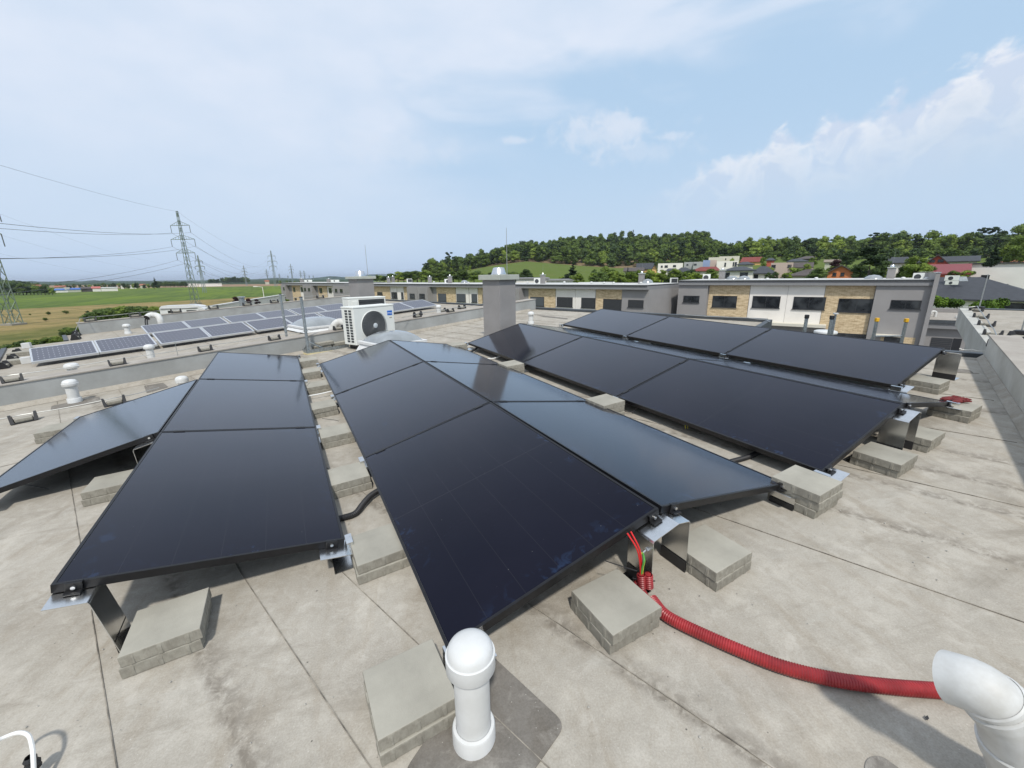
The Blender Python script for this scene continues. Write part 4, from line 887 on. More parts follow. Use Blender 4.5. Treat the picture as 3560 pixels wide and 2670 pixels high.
def terr(az,D):
    u=u_of(az)
    if u<1000 or u>8000 and False: base=GZ
    if u<1050: 
        z=GZ
        if D>700: z=GZ+min(1,(D-700)/2500)*(4+3*math.sin(az*9)+2*math.sin(az*23+1))
        return z
    w=min(1,max(0,(u-1050)/500))
    zf=zpix(min(max(u,0),3500),spl(u,UF,FOR),340.); zc=zpix(min(max(u,0),3500),spl(u,US,SKY),480.)-(9.5 if u<2280 else (11.5 if u<2450 else 19.0)); zc=max(zc,zf+1)
    zm=zf*.35+GZ*.65
    xs=[0,78,120,200,340,480,560,900,4000]; ys=[GZ,GZ,GZ*.85+zf*.15,GZ*.45+zf*.55,zf,zc,zc-2,GZ,GZ]
    z=spl(D,xs,ys); return GZ*(1-w)+z*w
def ground():
    az=[]; a=-math.pi
    while a<math.pi-1e-6:
        az.append(a); st_=R_(1.0) if -R_(30)<a<R_(90) else R_(6); a+=st_
    rr=[0.01,4,10,20,30,45,60,75,85,95,105,120,140,160,180,200,225,250,275,300,320,340,360,380,400,420,440,460,480,500,520,560,600,700,900,1200,1600,2200,3000,4200,6000,9000,14000]
    V=[];F=[];n=len(az)
    for r in rr:
        for a in az: V.append((r*math.sin(a),r*math.cos(a),terr(a,r)))
    for i in range(len(rr)-1):
        for k in range(n): k2=(k+1)%n; F.append((i*n+k,i*n+k2,(i+1)*n+k2,(i+1)*n+k))
    F=[tuple(reversed(f)) for f in F]
    m=MB(); m.add(V,F,True); o=m.build('ground',MT['ground']); tag(o,kind='structure'); return o
def ground_mat():
    m=bpy.data.materials.new('ground'); m.use_nodes=True; t=NT(m.node_tree); b=t.n['Principled BSDF']; MT['ground']=m
    P=t.new('ShaderNodeTexCoord').outputs['Object']; x,y,z=t.xyz(P)
    def side(p,q):   # signed distance to the line p-q (world xy), positive beyond
        p=np.array(p[:2]);q=np.array(q[:2]); d=(q-p)/np.linalg.norm(q-p); n=np.array([-d[1],d[0]])
        if n@p<0: n=-n
        return t.m('SUBTRACT',t.m('ADD',t.m('MULTIPLY',x,float(n[0])),t.m('MULTIPLY',y,float(n[1]))),float(n@p))
    big=t.noise(P,.02,5,.6); med=t.noise(P,.15,6,.65); fine=t.noise(P,1.2,5,.7); str_=t.noise(t.mapv(P,rot=(0,0,.35),sc=(1,.08,1)),.35,5,.6)
    wob=t.m('MULTIPLY',t.m('SUBTRACT',med,.5),10)
    near=t.mix(t.mr(fine,.35,.65),(.12,.12,.035),(.22,.195,.07)); near=t.mix(t.mr(med,.4,.62,0,.7),near,(.055,.075,.018))
    tan=t.mix(t.mr(fine,.3,.7),(.20,.150,.060),(.33,.255,.115)); tan=t.mix(t.mr(med,.46,.60,0,.7),tan,(.135,.125,.045))
    grn=t.mix(t.mr(str_,.38,.62),(.048,.090,.018),(.105,.158,.026)); grn=t.mix(t.mr(t.noise(t.mapv(P,rot=(0,0,-.9),sc=(1,.25,1)),.03,4,.6),.47,.60,0,.85),grn,(.125,.185,.018)); grn=t.mix(t.mr(fine,.4,.7,0,.35),grn,(.12,.16,.05))
    s1=t.m('ADD',side(wz(0,1160,GZ),wz(700,1075,GZ)),wob); c=t.mix(t.mr(s1,-4,4),near,tan)
    s2=t.m('ADD',side(wz(50,1075,GZ),wz(985,1028,GZ)),t.m('MULTIPLY',wob,.7)); c=t.mix(t.mr(s2,-2,2),c,grn)
    # crop rows: thin pale tracks
    w=t.new('ShaderNodeTexWave'); w.wave_type='BANDS'; t.l.new(t.mapv(P,rot=(0,0,R_(62))),w.inputs[0]); w.inputs['Scale'].default_value=.035; w.inputs['Distortion'].default_value=.3
    c=t.mix(t.m('MULTIPLY',t.mr(w.outputs[0],.94,.985),t.m('MULTIPLY',t.mr(s2,6,12),.5)),c,(.24,.24,.10))
    s3=side(wz(500,1001,GZ),wz(1000,993.5,GZ)); br=t.mix(t.mr(med,.3,.7),(.22,.15,.095),(.30,.21,.14)); c=t.mix(t.mr(s3,-3,3),c,br)
    s4=side(wz(500,991,GZ),wz(1000,987,GZ)); c=t.mix(t.mr(s4,-20,20),c,(.035,.06,.03))
    # right of the houses: meadow and gardens
    azn=t.m('ARCTAN2',x,y); mead=t.mix(t.mr(fine,.3,.7),(.075,.115,.022),(.115,.155,.032)); mead=t.mix(t.mr(med,.45,.65,0,.5),mead,(.13,.14,.045))
    edge=t.mr(t.m('SQRT',t.m('ADD',t.m('MULTIPLY',x,x),t.m('MULTIPLY',y,y))),332,338); mead=t.mix(t.m('MULTIPLY',edge,.9),mead,(.22,.16,.10))
    c=t.mix(t.mr(azn,azel(1300,960)[0],azel(1420,960)[0]),c,mead)
    # the street by the houses
    pav=t.mix(t.mr(fine,.3,.7),(.16,.155,.15),(.22,.215,.205)); D=t.m('SQRT',t.m('ADD',t.m('MULTIPLY',x,x),t.m('MULTIPLY',y,y)))
    c=t.mix(t.m('MULTIPLY',t.mr(azn,R_(28),R_(34)),t.mr(D,60,54,0,1)),c,pav)
    t.l.new(c,b.inputs['Base Color']); b.inputs['Roughness'].default_value=.95; b.inputs['Specular IOR Level'].default_value=.1
    bp=t.new('ShaderNodeBump'); bp.inputs['Strength'].default_value=.6; bp.inputs['Distance'].default_value=.3; t.l.new(fine,bp.inputs['Height']); t.l.new(bp.outputs[0],b.inputs['Normal'])
ground_mat(); ground()
# far wooded ridges on the left horizon
def ridge(name,D,pts,mt,jag,depth,seed,z0=None):
    r=np.random.RandomState(seed); us=np.arange(pts[0][0],pts[-1][0],5.); vs=np.interp(us,[p[0] for p in pts],[p[1] for p in pts])
    n=len(us); j=np.zeros(n)
    for sc,am in ((3,.5),(9,1.),(27,1.2)):
        q=r.randn(n//sc+3); j+=am*np.interp(np.arange(n)/sc,np.arange(len(q)),q)
    V=[];F=[]
    for i,(u,v) in enumerate(zip(us,vs)):
        p=wd(u,v+j[i]*jag,D); a=math.atan2(p[0],p[1]); q=wd(u,v,D+depth)
        V+= [(p[0]*.985,p[1]*.985,GZ-1),(p[0],p[1],p[2]),(q[0],q[1],p[2]*.9),(q[0]*1.02,q[1]*1.02,GZ-1)]
    for i in range(n-1):
        for k in range(3): a=i*4+k; F.append((a,a+4,a+5,a+1))
    m=MB(); m.add(V,F,True); return tag(m.build(name,MT[mt]),kind='structure')
mat('far_wood',(.035,.062,.038),.95,var=.3,scale=.01,spec=.05); mat('mid_wood',(.024,.042,.018),.95,var=.4,scale=.05,spec=.05)
ridge('hills',3600,[(-300,978),(100,981),(200,980),(360,974),(560,974),(760,977),(900,970),(1000,966),(1060,967),(1150,960),(1200,964),(1300,962),(1500,960)],'far_wood',1.1,500,1)
ridge('hills',7500,[(1240,958),(1290,954),(1330,952),(1370,955),(1420,953),(1500,956)],'far_wood',.4,900,3)
# ================================================================ FOLIAGE
def leafmat(name,dark,light,obr=.22,sc=.6):
    m=bpy.data.materials.new(name); m.use_nodes=True; t=NT(m.node_tree); b=t.n['Principled BSDF']; MT[name]=m
    P=t.new('ShaderNodeTexCoord').outputs['Object']; g=t.new('ShaderNodeNewGeometry')
    n=t.noise(P,sc,4,.6); oi=t.new('ShaderNodeObjectInfo').outputs['Random']
    c=t.mix(t.mr(n,.35,.65),dark,light); c=t.mix(t.mr(t.noise(g.outputs['Position'],.11,2),.4,.62,0,.6),c,tuple(q*.62 for q in dark))
    c=t.mix(t.m('MULTIPLY',t.mr(oi,0,1,0,1),.45),c,(light[0]*1.3,light[1]*1.05,light[2]*.8)); k=t.mr(oi,0,1,1-obr,1+obr); c=t.mix(1,c,k,'MULTIPLY')
    t.l.new(c,b.inputs['Base Color']); b.inputs['Roughness'].default_value=.7; b.inputs['Specular IOR Level'].default_value=.2
    return m
leafmat('leaf_wood',(.070,.125,.024),(.175,.255,.050),obr=.42); leafmat('leaf_dark',(.040,.076,.024),(.085,.140,.040),obr=.35); leafmat('leaf_bright',(.07,.13,.015),(.14,.21,.03)); leafmat('leaf_purple',(.022,.010,.014),(.04,.018,.02)); leafmat('leaf_conifer',(.014,.032,.014),(.030,.055,.022)); leafmat('leaf_ball',(.035,.080,.008),(.10,.19,.02),sc=2.2)
mat('bark',(.09,.075,.06),.9,var=.3,scale=4)
def crown(seed,nb,nl,shape='round',ls=.55,W_=4.,H_=9.,z0=2.5,cols=None):
    """clumps of leaf cards around uneven blobs; metres, base at 0"""
    r=np.random.RandomState(seed); m=MB(); blobs=[]
    for i in range(nb):
        if shape=='round':
            f=r.rand(); a=r.rand()*6.283; zz=z0+(H_-z0)*(.12+.80*f); rad=W_*math.sqrt(max(.05,1-((f-.42)/.62)**2))*.62; q=rad*math.sqrt(r.rand()); blobs.append((q*math.cos(a),q*math.sin(a),zz,W_*(.26+.20*r.rand())))
        elif shape=='cone':
            f=i/nb; a=r.rand()*6.283; zz=z0+(H_-z0)*f; q=W_*(1-f)*.62*r.rand(); blobs.append((q*math.cos(a),q*math.sin(a),zz,max(.25,W_*(1-f)*.5)))
        elif shape=='pine':
            f=r.rand()**.6; a=r.rand()*6.283; zz=z0+(H_-z0)*f; q=W_*(.9-.5*abs(f-.6))*r.rand(); blobs.append((q*math.cos(a),q*math.sin(a),zz,W_*(.16+.14*r.rand())))
        elif shape=='ball':
            a=r.rand()*6.283; f=r.rand(); blobs.append((W_*.55*math.sqrt(r.rand())*math.cos(a),W_*.55*math.sqrt(r.rand())*math.sin(a),z0+(H_-z0)*(.25+.45*f),W_*.42))
        else: a=r.rand()*6.283; q=W_*math.sqrt(r.rand()); blobs.append((q*math.cos(a),q*math.sin(a),H_*.25+H_*.45*r.rand(),W_*.3))
    tot=sum(b[3]**2 for b in blobs)
    for (x,y,z,R0) in blobs:
        k=int(nl*R0*R0/tot)+4
        d=r.randn(k,3); d/=np.linalg.norm(d,axis=1)[:,None]; d[:,2]=np.abs(d[:,2])*np.where(r.rand(k)<.75,1,-1)
        rr=R0*(.72+.36*r.rand(k)); c=np.array([x,y,z])+d*rr[:,None]*np.array([1,1,.82 if shape!='pine' else .5])
        nrm_=d+.55*r.randn(k,3); nrm_/=np.linalg.norm(nrm_,axis=1)[:,None]; t1=np.cross(nrm_,r.randn(k,3)); t1/=np.linalg.norm(t1,axis=1)[:,None]; t2=np.cross(nrm_,t1); s=(ls*(.55+.8*r.rand(k)))[:,None]
        b0=len(m.v); vs=np.stack([c-t1*s*.5,c+t2*s*.36,c+t1*s*.55,c-t2*s*.36],1).reshape(-1,3); m.v+=[tuple(q) for q in vs.tolist()]; m.f+=[(b0+4*i,b0+4*i+1,b0+4*i+2,b0+4*i+3) for i in range(k)]; m.sm+=[False]*k
        # dark solid heart so the crown is not see-through everywhere
        bm=bmesh.new(); bmesh.ops.create_icosphere(bm,subdivisions=1,radius=R0*.74); hv=[(v.co.x*(1+.2*r.randn())+x,v.co.y*(1+.2*r.randn())+y,v.co.z*.8+z) for v in bm.verts]; m.add(hv,[[v.index for v in f.verts] for f in bm.faces]); bm.free()
    return m
def trunk(H,r0,seed=0,limbs=4):
    r=np.random.RandomState(seed); m=MB(); m.tube([(0,0,-.5),(.05,0,H*.3),(-.05,.05,H*.6),(0,0,H*.9)],[r0*1.2,r0,r0*.7,r0*.25],7)
    for i in range(limbs):
        a=r.rand()*6.28; z=H*(.3+.4*r.rand()); L=H*.3; m.tube([(0,0,z),(L*.5*math.cos(a),L*.5*math.sin(a),z+L*.35),(L*math.cos(a),L*math.sin(a),z+L*.7)],[r0*.45,r0*.3,r0*.1],5)
    return m
def mesh_of(mb,name,mt):
    me=bpy.data.meshes.new(name); me.from_pydata(mb.v,[],mb.f); me.materials.append(MT[mt]); me.update(); return me
def tree(name,P,label,cr,tr,group=None,crm='leaf_wood',rz=0,sc=1.,cat='tree'):
    g=thing(name,label,cat,tuple(P),rz,group,roof=False)
    if sc!=1: g.matrix_world=g.matrix_world@Matrix.Scale(sc,4); WM[g.name]=g.matrix_world.copy()
    c=bpy.data.objects.new('crown',cr if isinstance(cr,bpy.types.Mesh) else mesh_of(cr,'crown',crm)); COL.objects.link(c); c.parent=g
    t_=bpy.data.objects.new('trunk',tr if isinstance(tr,bpy.types.Mesh) else mesh_of(tr,'trunk','bark')); COL.objects.link(t_); t_.parent=g
    return g
# the wood on the hill
wood=[]
for i in range(7): wood.append(mesh_of(crown(100+i,14,1100,'round',.85,4.8+.4*(i%3),13,.6),'crown_mesh','leaf_wood' if i<5 else 'leaf_dark'))
for i in range(2): wood.append(mesh_of(crown(120+i,14,900,'pine',.7,3.6,15,5),'crown_mesh','leaf_conifer'))
cand=[]; r=np.random.RandomState(11)
for k in range(4500):
    u=1480+r.rand()*2200; D=340+r.rand()**1.15*150; v=1000; a=azel(u,940)[0]
    cand.append((u,D,a))
pick=[]; 
for (u,D,a) in cand:
    x,y=D*math.sin(a),D*math.cos(a)
    if all((x-p[0])**2+(y-p[1])**2> (5.3)**2 for p in pick): pick.append((x,y,u,D,a))
pick.sort(key=lambda p:p[3]+r.rand()*30)
def woodtree(p,i):
    x,y,u,D,a=p; z=terr(a,D); hs=.72+.50*r.rand(); k=r.randint(0,9)
    if k>=7 and r.rand()<.45: k=r.randint(0,7)
    return k,Matrix.Translation((x,y,z-.8))@Matrix.Rotation(r.rand()*6.28,4,'Z')@Matrix.Diagonal((.9+.35*r.rand(),.9+.35*r.rand(),hs,1))
rest_v=[];rest_f=[]; nind=0
# the largest-showing individuals: spread over the front and the skyline
order=[p for p in pick if p[3]<372]+[p for p in pick if p[3]>462]+[p for p in pick if 372<=p[3]<=462]
for i,p in enumerate(order):
    k,m=woodtree(p,i)
    if i<140:
        o=bpy.data.objects.new('broadleaf_tree' if k<7 else 'pine_tree',wood[k]); COL.objects.link(o); o.matrix_world=m
        tag(o,'tree of the dense green wood that covers the hill' ,'tree','trees of the wood on the hill')
    else: rest_v.append((k,m))
def merge(lst,meshes,name,label,cat,matn):
    cache={}
    for k in set(q[0] for q in lst):
        me=meshes[k]; v=np.empty(len(me.vertices)*3); me.vertices.foreach_get('co',v); f=[tuple(pl.vertices) for pl in me.polygons]; cache[k]=(v.reshape(-1,3),f)
    V=[];F=[];b=0;MI=[]
    for k,m in lst:
        v,f=cache[k]; M=np.array(m); w=v@M[:3,:3].T+M[:3,3]; V.append(w); F+=[tuple(b+i for i in q) for q in f]; MI+=[k]*len(f); b+=len(v)
    me=bpy.data.meshes.new(name); me.from_pydata(np.concatenate(V).tolist(),[],F); 
    for k in range(len(meshes)): me.materials.append(meshes[k].materials[0])
    me.polygons.foreach_set('material_index',MI); me.update(); o=bpy.data.objects.new(name,me); COL.objects.link(o); return tag(o,label,cat,kind='stuff')
r2=np.random.RandomState(77); extra=[]
for q_ in range(900):
    u=2270+r2.rand()*1500; D=262+r2.rand()*70; a=azel(u,940)[0]; x,y=D*math.sin(a),D*math.cos(a)
    if all((x-e[0])**2+(y-e[1])**2>64 for e in extra): extra.append((x,y)); rest_v.append((int(r2.randint(0,4)),Matrix.Translation((x,y,terr(a,D)-1.2))@Matrix.Rotation(r2.rand()*6.28,4,'Z')@Matrix.Diagonal((.68,.68,.36+.20*r2.rand(),1))))
small=[mesh_of(crown(140+i,8,330,'round',1.2,5.0,13,.6),'crown_mesh','leaf_wood' if i!=2 else 'leaf_dark') for i in range(4)]
merge([(k%4,m) for k,m in rest_v],small,'wood','depth of the green wood on the hill, crowns merging into one mass','wood','leaf_wood')
print('wood',len(pick))
# ================================================================ TERRACE OPPOSITE
mat('ren_grey',(.285,.275,.27),.85,var=.05,scale=.6,bump=.15,bscale=20); mat('w_white',(.78,.775,.74),.8,var=.04,scale=.5); mat('ren_white',(.79,.755,.70),.8,var=.05,scale=.5); mat('ren_cream',(.62,.59,.50),.8,var=.05,scale=.5)
mat('fascia',(.235,.235,.24),.6,var=.05); mat('fascia_dark',(.05,.053,.058),.5,var=.1); mat('roof_pale',(.55,.55,.53),.7,var=.15,scale=.4)
mat('win_frame',(.018,.019,.022),.45,var=.1); mat('blind',(.045,.047,.052),.5,var=.1)
def stone_mat():
    m=bpy.data.materials.new('stone_cladding'); m.use_nodes=True; t=NT(m.node_tree); b=t.n['Principled BSDF']; MT['stone_cladding']=m
    P=t.new('ShaderNodeTexCoord').outputs['Object']; x,y,z=t.xyz(P); hx=t.m('MULTIPLY',t.m('SUBTRACT',y,x),.7)
    br=t.new('ShaderNodeTexBrick'); t.l.new(t.comb(hx,z,0),br.inputs['Vector']); br.inputs['Scale'].default_value=1; br.inputs['Brick Width'].default_value=.34; br.inputs['Row Height'].default_value=.075; br.inputs['Mortar Size'].default_value=.008
    br.inputs['Color1'].default_value=(.72,.57,.36,1); br.inputs['Color2'].default_value=(.48,.35,.20,1); br.inputs['Mortar'].default_value=(.15,.10,.055,1); br.inputs['Bias'].default_value=.15
    n=t.noise(t.comb(hx,t.m('MULTIPLY',z,2.5),0),2.2,5,.6); c=t.mix(t.mr(n,.35,.65,0,.75),br.outputs['Color'],(.74,.60,.39)); t.l.new(c,b.inputs['Base Color']); b.inputs['Roughness'].default_value=.9
    bp=t.new('ShaderNodeBump'); bp.inputs['Strength'].default_value=.8; bp.inputs['Distance'].default_value=.03; t.l.new(t.noise(t.comb(hx,t.m('MULTIPLY',z,4),0),6,4,.6),bp.inputs['Height']); t.l.new(bp.outputs[0],b.inputs['Normal'])
stone_mat()
def glassm():
    m=bpy.data.materials.new('window_glass'); m.use_nodes=True; t=NT(m.node_tree); b=t.n['Principled BSDF']; MT['window_glass']=m
    P=t.new('ShaderNodeTexCoord').outputs['Object']; n=t.noise(P,.9,3); t.l.new(t.mix(t.mr(n,.4,.6),(.012,.014,.017),(.05,.055,.06)),b.inputs['Base Color']); b.inputs['Roughness'].default_value=.08; b.inputs['Specular IOR Level'].default_value=.6
glassm()
class Fac:
    """a vertical wall plane in plan through two world points; pixel -> (s,z) on it"""
    def __init__(s,p,q): 
        s.p=np.array([p[0],p[1]],float); q=np.array(q[:2],float); s.d=(q-s.p)/np.linalg.norm(q-s.p); s.n=np.array([-s.d[1],s.d[0]])
        if s.n@(-s.p)<0: s.n=-s.n           # towards the viewer
    def sz(s,u,v):
        r=ray(u,v); k=(s.n@s.p)/(s.n@r[:2]); P=CAM+r*k; return float((P[:2]-s.p)@s.d),float(P[2])
    def pt(s,a,z,out=0.): q=s.p+s.d*a+s.n*out; return (q[0],q[1],z)
    def slab(s,m,a0,a1,z0,z1,o0,o1): return m.hexa([s.pt(a0,z0,o0),s.pt(a1,z0,o0),s.pt(a1,z0,o1),s.pt(a0,z0,o1)],[s.pt(a0,z1,o0),s.pt(a1,z1,o0),s.pt(a1,z1,o1),s.pt(a0,z1,o1)])
def window(F,px,par,out,kind='glass',mull=None):
    u0,v0,u1,v1=px; a0,z1=F.sz(u0,v0); a1,z0=F.sz(u1,v1)
    if a0>a1: a0,a1=a1,a0
    if z0>z1: z0,z1=z1,z0
    w=F.slab(MB(),a0,a1,z0,z1,out-.05,out+.02); fr=w.build('window',MT['win_frame'],par,absw=True)
    e=.05; mull=mull if mull is not None else (1 if a1-a0>1.6 else 0)
    if kind=='blind':
        m=MB(); k=int((z1-z0)/.09)
        for i in range(k): zz0=z0+e+(z1-z0-2*e)*i/k; F.slab(m,a0+e,a1-e,zz0,zz0+(z1-z0-2*e)/k*.72,out+.021,out+.035)
        m.build('blind',MT['blind'],fr,absw=True)
    elif kind=='shut': F.slab(MB(),a0+e,a1-e,z0+e,z1-e,out+.021,out+.03).build('blind',MT['shutter'],fr,absw=True)
    else:
        n=mull+1; W_=(a1-a0-e)/n
        for i in range(n): F.slab(MB(),a0+e+W_*i,a0+W_*(i+1),z0+e,z1-e,out+.021,out+.024).build('pane',MT['window_glass'],fr,absw=True)
    F.slab(MB(),a0-.06,a1+.06,z0-.06,z0-.001,out-.02,out+.09).build('sill',MT['fascia_dark'],fr,absw=True)
    return fr
mat('shutter',(.075,.085,.095),.5,var=.05)
def row_house(F,label,bands,wins,vtop,u0,u1,depth=9.,top=None,fas=.50,over=.55,extra=None,cat='house',grp='modern terraced houses opposite'):
    """bands: (kind,uA,uB,offset); wins: (uA,vA,uB,vB,offset,kind); vtop: row of the roof edge"""
    um=(u0+u1)/2; zt=F.sz(um,vtop)[1] if top is None else top
    a0=F.sz(u0,1010)[0]; a1=F.sz(u1,1010)[0]
    if a0>a1: a0,a1=a1,a0
    o=F.pt((a0+a1)/2,GZ,0); g=thing('terraced_house',label,cat,o,roof=False,group=grp)
    zw=zt-fas
    F.slab(MB(),a0+.003,a1-.003,GZ-.5,zw-.002,-depth,-.003).build('wall',MT['ren_grey'],g,absw=True)
    for (k,uA,uB,off) in bands:
        b0,b1=sorted((F.sz(uA,1010)[0],F.sz(uB,1010)[0])); F.slab(MB(),b0,b1,GZ-.5,zw-.004-.001*off,-.0,max(off,.02)).build('wall',MT[k],g,absw=True)
    r=g; F.slab(MB(),a0,a1,zw,zt-.13,-depth,over).build('eaves',MT['fascia'],r,absw=True)
    F.slab(MB(),a0,a1,zt-.129,zt,-depth-.1,over+.08).build('gutter',MT['fascia_dark'],r,absw=True)
    m=MB(); F.slab(m,a0+.02,a1-.02,zt+.001,zt+.012,-depth,over-.05).build('roof',MT['roof_pale'],r,absw=True)
    for w in wins: window(F,w[:4],g,w[4],w[5])
    return g,zt
FR=Fac((41.0,29.0),(47.5,14.0)); FM=Fac((33.3,33.0),(23.9,60.3)); FL=Fac((12.0,120.5),(6.3,138.))
c8=z4((2300,950),.2712); c7=z4((1800,950),.2712); c2=z4((2800,950),.3436); c1=z4((1400,900),.2034); c0=z4((980,900),.2034)
def wb(z,a,b,c,d,off,k='glass'): p=z(a,b); q=z(c,d); return (p[0],p[1],q[0],q[1],off,k)
ztr=FR.sz(2500,974)[1]
h1,_=row_house(FR,'right block house with grey, pale stone and white walls, nearer half left of the downpipe',
  [('ren_grey',2362,2463,.35),('stone_cladding',2466,2607,.03),('ren_white',2609,2740,.05)],
  [wb(c8,295,285,490,375,.36),wb(c8,660,287,955,440,.04),wb(c8,1175,290,1508,450,.06)],976,2362,2741,top=ztr)
h2,_=row_house(FR,'right block end house with white, stone and tall grey walls, yellow-capped ladder before it',
  [('ren_white',2741,2868,.05),('stone_cladding',2870,3042,.03),('ren_grey',3044,3244,.35)],
  [wb(c8,1700,300,2085,470,.06),wb(c2,342,255,694,400,.04),wb(c2,866,268,1152,365,.36),wb(c2,285,600,630,660,.04),wb(c8,1590,690,2030,760,.06)],980,2741,3244,top=ztr)
# balcony slab, entrance, lower walls
b0,zb=FR.sz(2608,1114); b1=FR.sz(2872,1130)[0]; FR.slab(MB(),min(b0,b1),max(b0,b1),zb-.28,zb-.03,-.1,1.1).build('balcony_slab',MT['ren_cream'],h2,absw=True); FR.slab(MB(),min(b0,b1),max(b0,b1),GZ,zb-.285,.052,.12).build('lower_wall',MT['ren_grey'],h2,absw=True)
x0,zc_=FR.sz(3040,1158); x1=FR.sz(3128,1165)[0]; FR.slab(MB(),min(x0,x1),max(x0,x1),zc_-.1,zc_,.35,1.2).build('canopy',MT['ren_cream'],h2,absw=True)
x0,z1_=FR.sz(3062,1166); x1=FR.sz(3182,1168)[0]; FR.slab(MB(),min(x0,x1),max(x0,x1),GZ,z1_,.2,.355).build('recess_wall',MT['stone_cladding'],h2,absw=True)
window(FR,(3074,1168,3122,1215),h2,.36)
# tall end wall of the block
x0,zz_=FR.sz(3246,960); x1=x0+(x0-FR.sz(3230,960)[0])*1.0; FR.slab(MB(),min(x0,x1),max(x0,x1)+.0,GZ,zz_+.25,-9.5,.80).build('gable_wall',MT['ren_grey'],h2,absw=True); FR.slab(MB(),min(x0,x1)-.03,max(x0,x1)+.03,zz_+.251,zz_+.33,-9.55,.84).build('gable_cap',MT['metal_cap'],h2,absw=True)
ztm=FM.sz(2150,990)[1]
mids=[('middle block end house with a blank grey gable, stone-clad strip and dark blinds',[('ren_white',2002,2071,.05),('stone_cladding',2073,2163,.03),('ren_grey',2165,2257,.10)],
   [wb(c7,820,312,992,450,.06,'blind'),wb(c7,1100,328,1336,478,.04,'blind'),wb(c7,1424,340,1614,440,.11,'blind')],2002,2257.5,989),
 ('middle block house with a shuttered stone wall, just right of the tall chimney',[('ren_grey',1796,1822,1.0),('stone_cladding',1838,1932,.03),('ren_white',1934,2001,.05)],
   [wb(c7,163,300,340,425,.04,'shut'),wb(c7,505,303,705,435,.06,'blind')],1796,2001.5,987),
 ('middle block house half hidden behind the tall chimney',[('ren_white',1632,1661,.05),('stone_cladding',1662,1690,.03),('ren_grey',1692,1790,.05)],
   [wb(c1,1180,600,1281,745,.06,'shut'),wb(c1,1366,612,1390,765,.04)],1631,1795,989.5),
 ('middle block house with pale stone and shuttered windows, left of the tall chimney',[('ren_grey',1468,1503,1.0),('stone_cladding',1518,1584,.03),('ren_white',1586,1630,.05)],
   [wb(c1,368,590,467,672,1.01),wb(c1,605,592,752,732,.04,'shut'),wb(c1,925,597,1085,738,.06,'shut')],1467,1630.5,990),
 ('middle block house, grey with a square window, over the framed panels',[('ren_white',1381,1404,.05),('stone_cladding',1405,1431,.03),('ren_grey',1432,1467,1.0)],
   [wb(c1,80,580,160,700,.04),wb(c1,205,588,295,668,1.01),wb(c0,2040,570,2088,685,.06)],1380.5,1466.5,989),
 ('leftmost middle block house, white and rough stone, beside the rear outdoor unit',[('ren_grey',1240,1288,.8),('stone_cladding',1302,1356,.03),('ren_white',1358,1380,.05)],
   [wb(c0,1630,565,1725,618,.04),wb(c0,1872,567,1980,680,.06)],1240,1380,989)]
for lab,bd,wn,u0,u1,vt in mids: gm,_=row_house(FM,lab,bd,wn,vt,u0,u1,top=ztm,fas=.48)
far=[('far block house with two small square windows in grey, nearest the distant chimney',[('stone_cladding',1163,1173,.03),('ren_grey',1174,1214,1.2),('ren_white',1139,1162,.05)],
   [wb(c0,925,505,962,592,.04),wb(c0,985,508,1030,565,1.21),wb(c0,1070,512,1122,568,1.21),wb(c0,800,498,860,580,.06),wb(c0,1085,722,1150,770,1.21)],1138,1214,983),
 ('far block house, grey and stone in the middle of the distant terrace',[('stone_cladding',1063,1068,.03),('ren_grey',1069,1100,1.2),('stone_cladding',1107,1137,.03)],
   [wb(c0,415,490,430,535,.04),wb(c0,450,492,490,543,1.21),wb(c0,518,495,560,545,1.21),wb(c0,638,496,695,580,.04)],1064,1137.5,982),
 ('end house of the far block against the green field, grey with stone and white',[('ren_grey',992,1007,1.2),('stone_cladding',1016,1044,.03),('ren_white',1045,1062,.05)],
   [wb(c0,88,482,120,530,1.21),wb(c0,190,485,235,557,.04),wb(c0,322,485,375,560,.06),wb(c0,108,650,150,700,1.21),wb(c0,215,662,260,718,.04)],992,1063.5,981)]
ztl=FL.sz(1100,983)[1]
for lab,bd,wn,u0,u1,vt in far: row_house(FL,lab,bd,wn,vt,u0,u1,top=ztl,fas=.75,over=.9,depth=10)
# white strip along the back of the roofs (higher rear parapet)
# ---- small things on those roofs
def onroof(u,v,F,back): # point on ray behind the facade plane by `back` metres
    r=ray(u,v); k=(F.n@(F.p-F.n*back))/(F.n@r[:2]); return CAM+r*k
def rchim(u,vt,vb,F,back,w,label,rodv=None):
    P=onroof(u,vb,F,back); P[2]-=.3; zt=zat(P,vt); chimney(P,math.atan2(F.d[1],F.d[0]),w,zt-.30,zt-.22,zt,label,vrod=rodv,grp='small chimneys on the opposite roofs',cowl=(w*.3,w*.22),rodoff=(0,0))
for u,vt,vb,F,b,w,l,rv in ((2229,943,990,FM,3.0,.50,'grey roof chimney at the right end of the middle block',912),(1887,949,988,FM,3.,.50,'grey roof chimney of the middle block right of the tall chimney',920),(1565,955,985,FM,4.,.52,'grey roof chimney of the middle block with the fan unit behind it',946),(1495,958,980,FM,6.,.52,'grey roof chimney between two outdoor units on the middle block',None),(1352,961,986,FM,3.5,.48,'grey roof chimney left of centre on the middle block',None),(1367,958,976,FM,10,.52,'grey roof chimney set back beside its twin on the middle block',None),(2508,931,978,FR,4,.55,'grey roof chimney at the left end of the right block',None),(3092,920,978,FR,4.,.55,'grey roof chimney of the end house, with a thin rod',866),(1050,966,981,FL,4,.9,'distant grey roof chimney, left on the far block',None),(1144,967,980,FL,4,.9,'distant grey roof chimney, right on the far block',None)):
    rchim(u,vt,vb,F,b,w,l,rv)
